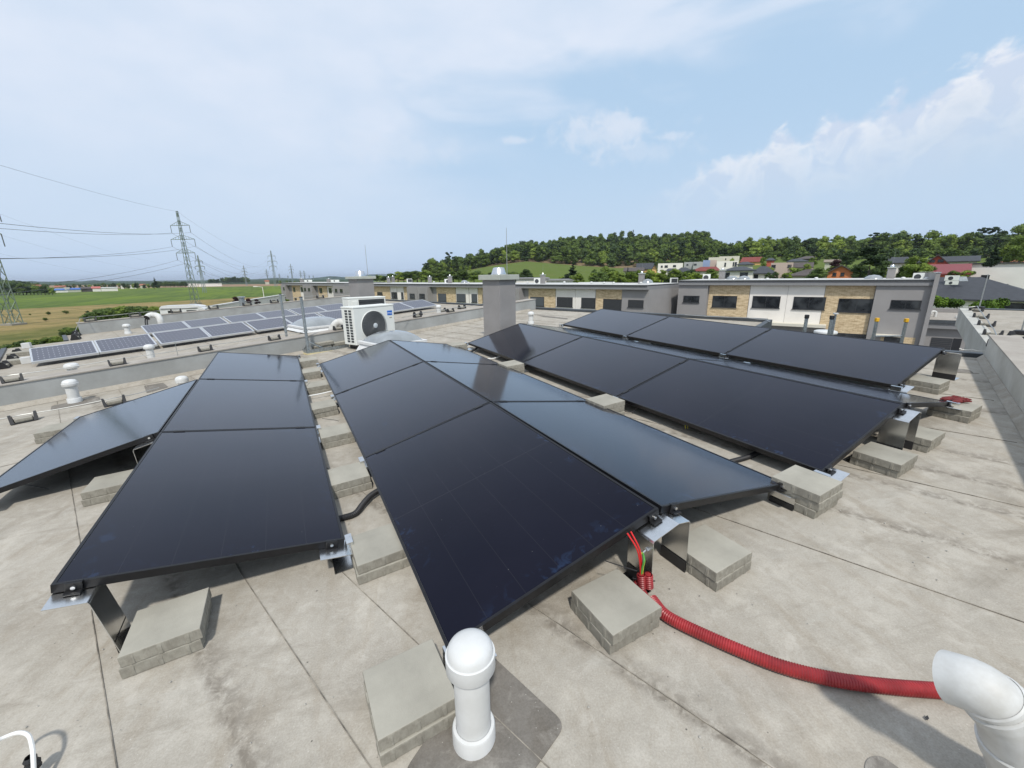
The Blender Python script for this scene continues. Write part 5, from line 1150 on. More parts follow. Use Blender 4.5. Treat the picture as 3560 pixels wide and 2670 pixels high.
def rvent(u,vt,vb,F,back,label,r=.14,sq=False):
    P=onroof(u,vb,F,back); P[2]-=.1; H=zat(P,vt)-P[2]; g=thing('vent_pipe',label,'vent pipe',tuple(P),roof=False,group='tiny white vents on the opposite roofs')
    MB().lathe([(r*.7,0),(r*.7,H*.6),(r,H*.6),(r,H*.85),(r*.6,H),(.001,H*1.02)],n=14).build('pipe',MT['white_pipe'],g)
for i,(u,vt,vb,F,l) in enumerate(((1962,978,987,FM,'left of the fan unit'),(2056,979,989,FM,'centre of the middle block'),(2100,980,989,FM,'first small hump'),(2133,980,990,FM,'second small hump'),(2166,984,990,FM,'low one'),(2228,980,990,FM,'before the end chimney'),(1834,979,986,FM,'by the tall chimney'),(1629,980,986,FM,'left of the tall chimney'),(1509,978,985,FM,'between small chimneys'),(2667,966,978,FR,'left on the right block'),(2836,964,978,FR,'by the pale ridge cap'),(3138,963,977,FR,'beside the end chimney'),(3220,963,978,FR,'at the end gable'))):
    rvent(u,vt,vb,F,2.5,'tiny white roof vent opposite, '+l,r=.16 if F is FM else .17)
def rac(u,vt,vb,F,back,w,label,a=0,back_=False):
    P=onroof(u,vb,F,back); H=zat(P,vt)-P[2]; 
    g=thing('outdoor_unit',label,'air conditioner',tuple(P),math.atan2(ray(u,vb)[1],ray(u,vb)[0])-math.pi/2+a,roof=False,group='distant outdoor units'); d=w*.4
    MB().bbox(-w/2,0,0,w/2,d,H,.02).build('casing',MT['ac_white'],g)
    if back_: MB().box(-w*.3,-.02,H*.12,w*.44,-.001,H*.88).build('coil',MT['ac_dark'],g)
    else: MB().lathe([(H*.36,0),(.001,.001)],n=20).xform(Matrix.Translation((-w*.08,-.012,H*.48))@Matrix.Rotation(R_(90),4,'X')).build('fan',MT['ac_dark'],g)
for a in ((1868,967,987,FM,4,.95,'fan outdoor unit on the middle block, at the right chimney'),(1558,970,985,FM,7,1.25,'fan outdoor unit behind a small chimney on the middle block'),(2342,966,985,FR,9,1.0,'outdoor unit with a dark grille on the gable corner of the middle block'),(2455,953,977,FR,9,.9,'tall narrow outdoor unit on the right block, by its chimney'),(1424,969,982,FM,9,1.1,'outdoor unit with dark back, left on the middle block'),(1072,973,980,FL,5,2.2,'distant outdoor unit left on the far block'),(1165,973,980,FL,5,2.2,'distant outdoor unit right on the far block'),(3190,949,975,FR,3,.75,'white double-humped outdoor unit near the end gable')):
    rac(*a,back_=('dark' in a[6]))
def rdome(u,vb,F,back,w,label,h=.45):
    P=onroof(u,vb,F,back); P[2]-=.1; g=thing('skylight',label,'skylight',tuple(P),roof=False,group='small domes on the opposite roofs')
    MB().bbox(-w/2,-w/2,0,w/2,w/2,.2,.02).build('curb',MT['dome_frame'],g); MB().lathe([(w*.48,.2),(w*.42,.2+h*.5),(w*.25,.2+h*.85),(.001,.2+h)],n=20).build('dome',MT['dome'],g)
for a in ((2250,987,FM,3,1.3,'white roof dome at the right end of the middle block'),(1615,986,FM,3,1.2,'white roof dome left of the tall chimney'),(2545,976,FR,4,1.3,'white roof dome left on the right block'),(2585,976,FR,4,1.3,'second white roof dome left on the right block'),(3035,976,FR,3,1.5,'glass roof dome before the end chimney')): rdome(*a)
# pale sheds and the long low hall behind the middle block
def gbox(name,label,cat,uA,uB,vt,vb,D,mt,depth=8,group=None,rot=0,roofmt=None,wins=(),tilt=None,kids_=None):
    """box house whose front spans columns uA..uB; rows vt..vb at distance D"""
    a=wd(uA,vb,D); b=wd(uB,vb,D); um=(uA+uB)/2; mid=(a+b)/2
    F=Fac((a[0],a[1]),(b[0],b[1])) 
    if rot: c,s=math.cos(rot),math.sin(rot); d=np.array([c*F.d[0]-s*F.d[1],s*F.d[0]+c*F.d[1]]); q=F.p; F=Fac(q,q+d*5)
    s0=F.sz(uA,vb)[0]; s1=F.sz(uB,vb)[0]; s0,s1=min(s0,s1),max(s0,s1); zt=F.sz(um,vt)[1]; z0=min(F.sz(um,vb)[1],zt-2.0)-6
    g=thing(name,label,cat,F.pt((s0+s1)/2,z0,0),roof=False,group=group)
    F.slab(MB(),s0,s1,z0,zt,-depth,0).build('wall',MT[mt],g,absw=True)
    if roofmt: F.slab(MB(),s0-.3,s1+.3,zt+.002,zt+.25,-depth-.3,.3).build('roof',MT[roofmt],g,absw=True)
    for w in wins:
        if len(w)==4: window(F,w,g,.02)
    return g,F,s0,s1,zt,z0
mat('tile_dark',(.040,.043,.050),.6,var=.15,scale=2); mat('tile_red',(.20,.040,.030),.7,var=.15,scale=2); mat('tile_orange',(.36,.13,.07),.75,var=.2,scale=2); mat('tile_brown',(.085,.07,.065),.75,var=.2,scale=2); mat('w_orange',(.56,.19,.07),.8,var=.06); mat('w_red',(.42,.10,.06),.8,var=.06); mat('w_blue',(.26,.33,.50),.8,var=.05); mat('w_pink',(.50,.40,.34),.8,var=.05); mat('w_yellow',(.66,.42,.17),.8,var=.05); mat('w_pale',(.50,.50,.40),.8,var=.05); mat('metal_red',(.20,.035,.035),.5,var=.08); mat('tile_tan',(.26,.22,.17),.8,var=.15); mat('roof_blue',(.04,.13,.42),.5,var=.1); mat('w_grey2',(.36,.37,.37),.8,var=.06); mat('orange_bright',(.85,.14,.02),.5,var=.05)
def pitched(name,label,uA,uB,vr,ve,vb,D,wall,roof,ridge=(.0,1.),depth=9,gable=False,wins=(),rot=0.,group='houses on the hillside',over=.5,cat='house'):
    """ridge parallel to the front (hip by ridge=(f0,f1)); gable=True: gable end faces us"""
    a=wd(uA,vb,D); b=wd(uB,vb,D); F=Fac((a[0],a[1]),(b[0],b[1]))
    if rot: c,s=math.cos(rot),math.sin(rot); d=np.array([c*F.d[0]-s*F.d[1],s*F.d[0]+c*F.d[1]]); F=Fac(F.p,F.p+d*5)
    s0,s1=sorted((F.sz(uA,vb)[0],F.sz(uB,vb)[0])); um=(uA+uB)/2; ze=F.sz(um,ve)[1]; z0=min(F.sz(um,vb)[1],ze-2.2)-5
    g=thing(name,label,cat,F.pt((s0+s1)/2,z0,0),roof=False,group=group)
    F.slab(MB(),s0,s1,z0,ze,-depth,0).build('wall',MT[wall],g,absw=True); th=.18; o=over
    if gable:
        sm=(s0+s1)/2; zr=F.sz(um,vr)[1]
        m=MB(); m.add([F.pt(s0,ze+.001,0),F.pt(s1,ze+.001,0),F.pt(sm,zr-.1,0),F.pt(s0,ze+.001,-.25),F.pt(s1,ze+.001,-.25),F.pt(sm,zr-.1,-.25)],[(0,1,2),(5,4,3),(0,3,4,1),(1,4,5,2),(2,5,3,0)]).build('gable',MT[wall],g,absw=True)
        k=(zr-ze)/((s1-s0)/2)
        for sg,sx in ((-1,s0-o),(1,s1+o)):
            m=MB(); zz_=ze-k*o; m.hexa([F.pt(sm,zr,.5),F.pt(sx,zz_,.5),F.pt(sx,zz_,-depth-.3),F.pt(sm,zr,-depth-.3)],[F.pt(sm,zr+th,.5),F.pt(sx,zz_+th,.5),F.pt(sx,zz_+th,-depth-.3),F.pt(sm,zr+th,-depth-.3)]).build('roof',MT[roof],g,absw=True)
    else:
        Fb=Fac(F.p-F.n*depth/2,F.p-F.n*depth/2+F.d*5); zr=Fb.sz(um,vr)[1]; r0=s0-o+(s1-s0+2*o)*ridge[0]; r1=s0-o+(s1-s0+2*o)*ridge[1]
        m=MB(); b_=[F.pt(s0-o,ze,o),F.pt(s1+o,ze,o),F.pt(s1+o,ze,-depth-o),F.pt(s0-o,ze,-depth-o)]; t_=[(q[0],q[1],q[2]+th) for q in b_]; R0=F.pt(r0,zr,-depth/2); R1=F.pt(r1,zr,-depth/2)
        m.add(b_+t_+[R0,R1],[(3,2,1,0),(0,1,5,4),(1,2,6,5),(2,3,7,6),(3,0,4,7),(4,5,9,8),(5,6,9),(6,7,8,9),(7,4,8)]).build('roof',MT[roof],g,absw=True)
    for w in wins: window(F,w,g,.02)
    return g,F
r4=z4((2200,780),.2034); r5=z4((2600,780),.2034); r6=z4((3000,780),.2532)
def W4(z,a,b,c,d): p=z(a,b);q=z(c,d); return (p[0],p[1],q[0],q[1])
gbox('hall','long white hall with vents under its grey roof, behind the middle block','building',1795,1905,970,990,85,'ren_white',12,roofmt='fascia')
gbox('hall','white hall wing tapering to the right behind the middle block','building',1905,2005,976,990,84,'ren_white',12,roofmt='fascia')
gbox('shed','low pale building right behind the middle block roof','building',2007,2130,983,992,70,'roof_pale',6)
# hillside houses, far to near
HG='houses on the hillside'
gbox('house','cream flat-roofed house, topmost of the pale cluster below the wood','house',*r4(1470,0)[:1],r4(1815,0)[0],*[r4(0,545)[1],r4(0,640)[1]],250,'ren_cream',9,HG,wins=[W4(r4,1580,580,1595,610),W4(r4,1700,570,1715,600)])
gbox('house','cream house terrace just left below the topmost pale one','house',r4(1292,0)[0],r4(1530,0)[0],r4(0,563)[1],r4(0,640)[1],240,'ren_cream',9,HG)
gbox('house','white flat-roofed house with tall dark windows, right end of the pale cluster','house',r4(1425,0)[0],r4(1785,0)[0],r4(0,628)[1],r4(0,755)[1],200,'ren_white',9,HG,wins=[W4(r4,1568,655,1590,720),W4(r4,1712,645,1730,715),W4(r4,1745,645,1775,715)])
gbox('house','pale pink flat-roofed house between the blue and the white ones','house',r4(1312,0)[0],r4(1425,0)[0],r4(0,608)[1],r4(0,740)[1],206,'w_pink',9,HG)
gbox('house','pale blue flat-roofed house in the hillside cluster','house',r4(1190,0)[0],r4(1312,0)[0],r4(0,612)[1],r4(0,745)[1],203,'w_blue',9,HG)
gbox('house','grey flat-roofed house with a dark window, left of the blue one','house',r4(1030,0)[0],r4(1190,0)[0],r4(0,640)[1],r4(0,750)[1],200,'w_grey2',9,HG,wins=[W4(r4,1045,672,1090,700)])
gbox('house','light grey flat house with a square dark window, in front of the wood edge','house',r4(870,0)[0],r4(1028,0)[0],r4(0,645)[1],r4(0,745)[1],204,'w_grey2',9,HG,wins=[W4(r4,918,678,948,702)])
gbox('house','long white flat house with three grey windows, left of the pale cluster','house',r4(425,0)[0],r4(850,0)[0],r4(0,665)[1],r4(0,765)[1],190,'ren_white',9,HG,wins=[W4(r4,480,705,510,738),W4(r4,545,700,597,738),W4(r4,688,695,738,728)])
pitched('house','dark grey roofed house with an orange-yellow gable, leftmost on the hillside',r4(75,0)[0],r4(330,0)[0],r4(0,662)[1],r4(0,770)[1],r4(0,800)[1],170,'w_yellow','tile_dark',depth=8)
pitched('house','orange-yellow gable end of the dark-roofed house',r4(325,0)[0],r4(408,0)[0],r4(0,690)[1],r4(0,760)[1],r4(0,800)[1],168,'w_yellow','tile_dark',gable=True,depth=5,wins=[W4(r4,348,742,356,765),W4(r4,372,742,380,765)])
pitched('house','brown-grey roofed house low at the meadow edge',r4(-140,0)[0],r4(170,0)[0],r4(0,738)[1],r4(0,805)[1],r4(0,830)[1],150,'w_pale','tile_brown',depth=9)
pitched('house','dark hip-roofed house with a dormer among the trees',r4(720,0)[0],r4(1080,0)[0],r4(0,735)[1],r4(0,835)[1],r4(0,860)[1],140,'w_pale','tile_dark',ridge=(.3,.5),depth=9)
pitched('house','small dark-roofed house left of the dormer house',r4(585,0)[0],r4(730,0)[0],r4(0,752)[1],r4(0,800)[1],r4(0,830)[1],150,'w_pale','tile_dark',ridge=(.2,.7),depth=7)
pitched('house','red hip-roofed bungalow in front of the pale cluster',r4(1030,0)[0],r4(1465,0)[0],r4(0,725)[1],r4(0,800)[1],r4(0,860)[1],150,'w_pale','tile_red',ridge=(.3,.85),depth=8)
pitched('house','long red-roofed house with yellow walls below the wood',r4(1840,0)[0],r4(2180,0)[0],r4(0,560)[1],r4(0,648)[1],r4(0,700)[1],230,'w_yellow','tile_red',ridge=(.1,1.),depth=9)
pitched('house','dark hip-roofed house with pale yellow walls, behind the white villa',r4(1800,0)[0],r4(2050,0)[0],r4(0,640)[1],r4(0,692)[1],r4(0,740)[1],170,'w_pale','tile_dark',ridge=(.3,.6),depth=9)
pitched('house','white villa with a dark hip roof and tall dark doors, right of the roof chimney',r4(1560,0)[0],r4(2040,0)[0],r4(0,722)[1],r4(0,800)[1],r4(0,965)[1],95,'ren_white','tile_dark',ridge=(.35,.65),depth=8,wins=[W4(r4,1570,825,1645,955),W4(r4,1835,822,1955,958)])
pitched('house','grey house with a dark red-walled side, behind the red long roof',r5(320,0)[0],r5(450,0)[0],r5(0,575)[1],r5(0,620)[1],r5(0,650)[1],210,'w_red','tile_dark',ridge=(.3,.7),depth=7)
pitched('house','blue-grey steep-roofed house with white walls beside the white villa',r5(75,0)[0],r5(430,0)[0],r5(0,715)[1],r5(0,850)[1],r5(0,945)[1],105,'ren_white','tile_dark',ridge=(.35,.6),depth=8,wins=[W4(r5,105,858,172,925)])
gbox('house','beige modern cube house with slit windows on the hillside','house',r5(372,0)[0],r5(750,0)[0],r5(0,655)[1],r5(0,860)[1],140,'w_pink',9,HG,wins=[W4(r5,405,692,472,740),W4(r5,682,688,695,738),W4(r5,705,688,717,738),W4(r5,730,688,742,738)])
pitched('house','dark-roofed wing joined to the beige cube house',r5(752,0)[0],r5(1100,0)[0],r5(0,652)[1],r5(0,742)[1],r5(0,830)[1],142,'w_pink','tile_brown',depth=7,over=.1)
pitched('house','house with a pale solar-clad hip roof above the beige cube house',r5(680,0)[0],r5(1020,0)[0],r5(0,588)[1],r5(0,640)[1],r5(0,665)[1],190,'w_pale','tile_dark',ridge=(.25,.6),depth=9)
pitched('house','dark house with a tall roof near the wood, above the solar-clad roof',r5(830,0)[0],r5(1110,0)[0],r5(0,545)[1],r5(0,595)[1],r5(0,640)[1],215,'tile_brown','tile_brown',ridge=(.5,.9),depth=9)
pitched('house','brown-roofed bungalow with small white dormer windows, left of the orange house',r5(700,0)[0],r5(1330,0)[0],r5(0,765)[1],r5(0,885)[1],r5(0,945)[1],120,'w_pale','tile_brown',ridge=(.45,.8),depth=9)
pitched('house','tan-roofed house half hidden by the purple tree',r5(1315,0)[0],r5(1560,0)[0],r5(0,600)[1],r5(0,648)[1],r5(0,690)[1],190,'w_pale','tile_tan',depth=8)
pitched('house','bright orange gabled house with two windows and a balcony',r5(1345,0)[0],r5(1780,0)[0],r5(0,705)[1],r5(0,822)[1],r5(0,950)[1],100,'w_orange','tile_brown',gable=True,depth=9,wins=[W4(r5,1452,825,1508,880),W4(r5,1588,825,1645,880)])
gg_,F_=pitched('house','house with a dark solar-clad roof behind the end chimney',r6(290,0)[0],r6(575,0)[0],r6(0,450)[1],r6(0,540)[1],r6(0,600)[1],130,'ren_white','tile_dark',depth=8)
pitched('house','dark grey long-roofed house behind the red gable',r6(1080,0)[0],r6(1560,0)[0],r6(0,435)[1],r6(0,515)[1],r6(0,545)[1],150,'w_pale','tile_dark',depth=8)
pitched('house','dark grey roof to the left of the red gable',r6(765,0)[0],r6(930,0)[0],r6(0,468)[1],r6(0,530)[1],r6(0,560)[1],150,'w_pale','tile_dark',depth=8)
pitched('house','red gabled house with two pairs of small windows',r6(835,0)[0],r6(1155,0)[0],r6(0,425)[1],r6(0,540)[1],r6(0,600)[1],120,'w_red','tile_brown',gable=True,depth=8,wins=[W4(r6,920,488,985,518),W4(r6,1032,482,1105,518)])
gq=pitched('hall','long dark red metal roof below the red gabled house',r6(840,0)[0],r6(1440,0)[0],r6(0,545)[1],r6(0,690)[1],r6(0,760)[1],105,'w_red','metal_red',depth=12,group=None,over=.2)[0]
m=MB(); p=wd(*r6(1122,540),112); m.bbox(p[0]-1,p[1]-.4,p[2]-1.6,p[0]+1,p[1]+.4,p[2]+1.6,.05); 
pitched('house','orange tiled roof, leftmost of the row behind the big white building',r6(1885,0)[0],r6(2065,0)[0],r6(0,478)[1],r6(0,550)[1],r6(0,600)[1],130,'ren_white','tile_orange',ridge=(.1,.9),depth=8)
pitched('house','orange tiled roof at the right frame edge behind the big white building',r6(2065,0)[0],r6(2330,0)[0],r6(0,480)[1],r6(0,550)[1],r6(0,600)[1],125,'ren_white','tile_orange',ridge=(.1,.9),depth=8)
# big white building and the dark hip roof, right
g,F,s0,s1,zt,z0=gbox('white_building','big plain white building with a grey side, at the right frame edge','building',3338,3700,916,1060,112,'w_white',14,wins=[(3412,956,3434,985),(3468,987,3502,1003)])
F.slab(MB(),s0-.25,s1+.2,zt+.003,zt+.22,-14.3,.25).build('roof_edge',MT['fascia_dark'],g,absw=True)
g=pitched('house','dark hip-roofed house with two outdoor units on its roof, behind the ball trees',3170,3640,963,1046,1110,80,'ren_white','tile_dark',ridge=(.05,.47),depth=16,group=None,wins=[(3462,1052,3560,1110)])[0]
Fq=Fac(wd(3262,1046,58)[:2],wd(3600,1046,58)[:2])
for u,vt,vb,l in ((3307,958,976,'upper outdoor unit on the dark hip roof'),(3307,977,990,'lower outdoor unit on the dark hip roof')):
    rac(u,vt,vb,Fac(wd(3262,1046,78)[:2],wd(3600,1046,78)[:2]),0,1.3 if vt<970 else 1.2,l)
P=wd(3343,970,84); g=thing('roof_window','pale blue skylight pane near the top of the dark hip roof','skylight',tuple(P),R_(-50),roof=False); m=MB(); m.hexa([(-.45,-.5,-.35),(.45,-.5,-.35),(.45,.1,.25),(-.45,.1,.25)],[(-.45,-.6,-.28),(.45,-.6,-.28),(.45,.0,.32),(-.45,.0,.32)]); m.build('pane',MT['dome'],g)
# grey wing with garage doors between the end house and the right-hand roof
FG=Fac(FR.pt(FR.sz(3246,1100)[0],0,-2.5)[:2],FR.pt(FR.sz(3246,1100)[0]+ (1 if FR.sz(3300,1000)[0]>FR.sz(3200,1000)[0] else -1),0,-2.5)[:2])
zt_=FG.sz(3290,1112)[1]; a0,a1=sorted((FG.sz(3225,1120)[0],FG.sz(3700,1120)[0]))
g=thing('garage','low grey garage wing with a flat roof, right of the end house','garage',FG.pt((a0+a1)/2,GZ,0),roof=False)
FG.slab(MB(),a0,a1,GZ,zt_-.75,-9,0).build('wall',MT['ren_grey'],g,absw=True); FG.slab(MB(),a0,a1,zt_-.749,zt_-.3,-9,.4).build('eaves',MT['fascia'],g,absw=True); FG.slab(MB(),a0,a1,zt_-.299,zt_,-9.1,.5).build('roof',MT['zinc_dark'],g,absw=True); FG.slab(MB(),a0,a1,zt_+.002,zt_+.02,-8.5,.4).build('roof_membrane',MT['upstand_top'],g,absw=True); FG.slab(MB(),a0,a1,zt_+.021,zt_+.42,-9,-8.5).build('parapet',MT['render_grey'],g,absw=True)
x0,zg=FG.sz(3240,1172); x1=FG.sz(3312,1178)[0]; m=MB(); x0,x1=sorted((x0,x1))
for i in range(14): FG.slab(m,x0,x1,zg-2.2+i*.157,zg-2.2+i*.157+.14,.001,.04)
m.build('garage_door',MT['blind'],g,absw=True)
x0,x1=sorted((FG.sz(3316,1175)[0],FG.sz(3345,1178)[0])); FG.slab(MB(),x0,x1,zg-2.2,zg,.001,.05).build('door',MT['win_frame'],g,absw=True)
P=onroof(3250,1103,FG,2.5); goose(bend([P,np.array([P[0],P[1],zat(P,1084)]),P+(-.25,.2,zat(P,1082)-P[2]),P+(-.35,.28,zat(P,1090)-P[2])],5,.2),.11,'small white gooseneck on the garage wing roof',n=14)
rvent(3324,1098,1112,FG,2,'small white vent on the garage wing roof',r=.13)
# ================================================================ NEARER TREES
cB=[mesh_of(crown(200+i,16,2600,'ball',.32,1.9,3.6,1.5),'crown_mesh','leaf_ball') for i in range(2)]; tB=mesh_of(trunk(2.4,.10,5,3),'trunk_mesh','bark')
for i,(u,vt,vb,D,w,l) in enumerate(((3262,1034,1068,64,1.15,'ball-clipped tree, left of three before the dark hip roof, half behind the grey gable'),(3323,1037,1068,64,1.,'ball-clipped tree, middle of three before the dark hip roof'),(3436,1033,1087,62,1.0,'ball-clipped tree, biggest of three, beside the tall lightning rod'))):
    c=wd(u,(vt+vb)/2,D); hh=(vb-vt)/FPX*float((c-CAM)@FWD); k=hh/2.0; g=tree('ball_tree',(c[0],c[1],c[2]-2.7*k),l,cB[i%2],tB,'ball-clipped trees',rz=i,sc=k*w)
rnd=[mesh_of(crown(220+i,15,2200,'round',.42,3.6,8,1.2),'crown_mesh',['leaf_wood','leaf_bright','leaf_dark'][i%3]) for i in range(6)]
con=[mesh_of(crown(240+i,22,2000,'cone',.42,2.9,9,.6),'crown_mesh','leaf_conifer') for i in range(2)]; pin=mesh_of(crown(250,24,2800,'pine',.45,4.6,11,2.5),'crown_mesh','leaf_conifer'); pur=mesh_of(crown(260,12,1600,'round',.42,3.6,8,1.2),'crown_mesh','leaf_purple')
tr8=mesh_of(trunk(7,.22,2),'trunk_mesh','bark')
def tpx(u,vt,vb,D,me,label,name='broadleaf_tree',H0=8.,wf=1.,grp=None):
    a=wd(u,vb,D); top=wd(u,vt,D)[2]; k=(top-a[2])/H0; g=thing(name,label,'tree',tuple(a),u*.7,grp,roof=False); g.matrix_world=g.matrix_world@Matrix.Diagonal((k*wf,k*wf,k,1)); WM[g.name]=g.matrix_world.copy()
    for nm,m_ in (('crown',me),('trunk',tr8)): c=bpy.data.objects.new(nm,m_); COL.objects.link(c); c.parent=g
GT='garden trees behind the terrace'
T=[(1990,914,985,110,con[0],'broad dark conifer standing before the green meadow','pine_tree',9,1.9),(2199,798,850,470,con[0],'dark spruce sticking out of the hilltop wood, tallest','spruce_tree',9,1.1),(2115,812,850,470,con[1],'dark ragged conifer on the hilltop, left of the tallest','spruce_tree',9,1.3),(2052,818,850,470,pin,'leaning pine on the hill skyline','pine_tree',11,1.),(2068,937,985,105,rnd[2],'dark round tree right of the meadow conifer','broadleaf_tree',8,1.1),(2105,928,985,112,rnd[0],'loose green tree against the right part of the meadow','broadleaf_tree',8,.9),(2180,928,985,100,con[1],'dark narrow conifer at the right edge of the meadow','pine_tree',9,.9),(1832,938,985,110,rnd[5],'dark rounded bush group left of the meadow, near the tall chimney','broadleaf_tree',8,1.3),
 (2003,962,986,80,rnd[1],'yellow-green shrub under the meadow conifer','shrub',8,1.8),(2187,972,990,78,rnd[1],'yellow-green shrub by the end chimney of the middle block','shrub',8,1.6),(2140,945,990,95,rnd[1],'bright green tree left of the end chimney','broadleaf_tree',8,1.1),(2213,940,992,98,rnd[4],'yellowish tree just left of the end chimney','broadleaf_tree',8,1.),
 (2260,940,985,85,rnd[0],'green tree just right of the end chimney','broadleaf_tree',8,1.2),(2300,938,982,85,rnd[3],'mid green tree before the long white flat house','broadleaf_tree',8,1.2),(2342,936,980,85,rnd[0],'green tree over the gable corner','broadleaf_tree',8,1.3),(2378,946,978,82,rnd[1],'light green tree before the dormer house','broadleaf_tree',8,1.2),(2425,950,978,80,rnd[4],'light green shrub before the red bungalow','shrub',8,1.5),(2480,945,978,85,rnd[0],'green tree left of the right block chimney','broadleaf_tree',8,1.2),
 (2545,900,925,210,rnd[0],'tree beside the cream hillside house','broadleaf_tree',8,1.),(2650,897,930,170,rnd[1],'bright tree right of the long red roof','broadleaf_tree',8,1.),(2668,948,985,85,rnd[2],'dark bush before the blue-grey steep roof','broadleaf_tree',8,1.2),(2690,945,985,86,rnd[2],'dark round bush left of the clipped cypress','broadleaf_tree',8,.9),(2724,950,982,85,con[0],'small clipped cypress before the beige cube house','cypress',9,.9),(2745,955,980,88,rnd[4],'bright bush right of the clipped cypress','shrub',8,1.),
 (2805,918,945,125,rnd[0],'tree leaning over the dark-roofed wing','broadleaf_tree',8,1.3),(2822,895,930,160,rnd[3],'tree between the solar-clad roofs','broadleaf_tree',8,1.1),(2843,880,905,230,rnd[1],'light rounded tree near the wood edge','broadleaf_tree',8,1.),(2846,932,975,95,rnd[5],'grey-green tree left of the orange house','broadleaf_tree',8,1.5),(2900,904,950,120,pur,'dark purple-leaved tree above the orange house','broadleaf_tree',8,1.3),
 (2940,880,930,150,rnd[2],'dark tree behind the orange house','broadleaf_tree',8,1.2),(3012,862,985,75,pin,'large dark pine between the orange house and the end chimney','pine_tree',11,1.25),(2985,915,980,85,rnd[2],'dark undergrowth tree left under the large pine','broadleaf_tree',8,1.2),(3050,905,980,85,rnd[5],'dark undergrowth tree right under the large pine','broadleaf_tree',8,1.1),(3172,890,980,80,rnd[3],'full green tree right of the end chimney','broadleaf_tree',8,1.15),(3205,925,980,78,rnd[0],'lower green tree beside the red metal roof','broadleaf_tree',8,1.1),(3130,925,985,82,rnd[3],'green tree just right of the end chimney shaft','broadleaf_tree',8,.9),
 (3310,943,975,85,rnd[0],'green bush in front of the red metal roof','shrub',8,1.6),(3445,845,925,105,con[1],'spiky dark spruce behind the big white building','spruce_tree',9,1.25),(3540,822,925,115,rnd[3],'tall green tree at the right frame edge','broadleaf_tree',8,1.1),(3500,850,925,118,rnd[0],'green tree left of the frame-edge tree','broadleaf_tree',8,1.2),(3570,835,925,100,rnd[0],'tree cut by the right frame edge','broadleaf_tree',8,1.)]
for (u,vt,vb,D,me,l,n,H0,wf) in T: tpx(u,vt,vb,D,me,l,n,H0,wf,GT)
# hedgerow trees between terrace and hill, left part, and low copses
r=np.random.RandomState(21)
bs=[(1300,962),(1340,958),(1400,948),(1440,942),(1470,944),(1510,950),(1560,945),(1600,942),(1660,948),(1700,950),(1760,952),(1800,950)]
for i in range(34):
    u=1290+i*16+r.randn()*4; vt=np.interp(u,[b[0] for b in bs],[b[1] for b in bs])+r.randn()*2.5; tpx(u,vt-2,980,150+r.rand()*40,rnd[[0,2,3,5][i%4]],'shrubby tree of the long hedgerow behind the terrace','broadleaf_tree',8,1.5+.3*r.rand(),'hedgerow trees')
for i in range(46):
    u=1815+i*34.5+r.randn()*8; D=60+66*r.rand()+45
    tpx(u,np.interp(u,[1800,2000,2300,2600,2900,3250,3400],[955,962,942,932,926,925,935])+r.rand()*14,990,D,rnd[i%6],'garden tree filling the gaps between the hillside houses','broadleaf_tree',8,1.35,'garden filler trees')
r=np.random.RandomState(8)
for i in range(26):
    u=1990+i*21+r.randn()*6; tpx(u,np.interp(u,[1990,2100,2300,2500],[955,946,950,955])+r.randn()*4,992,80+r.rand()*30,rnd[[0,1,3,4,2,5][i%6]],'leafy tree of the green belt right behind the terrace roofs','broadleaf_tree',8,1.45,'green belt trees')
for u,vt,l in ((1602,923,'left'),(1622,922,'middle'),(1634,925,'right')): tpx(u,vt,945,300,rnd[3],'thin lone tree on the left slope of the hill, %s of three'%l,'broadleaf_tree',8,.7,'lone trees on the left slope')
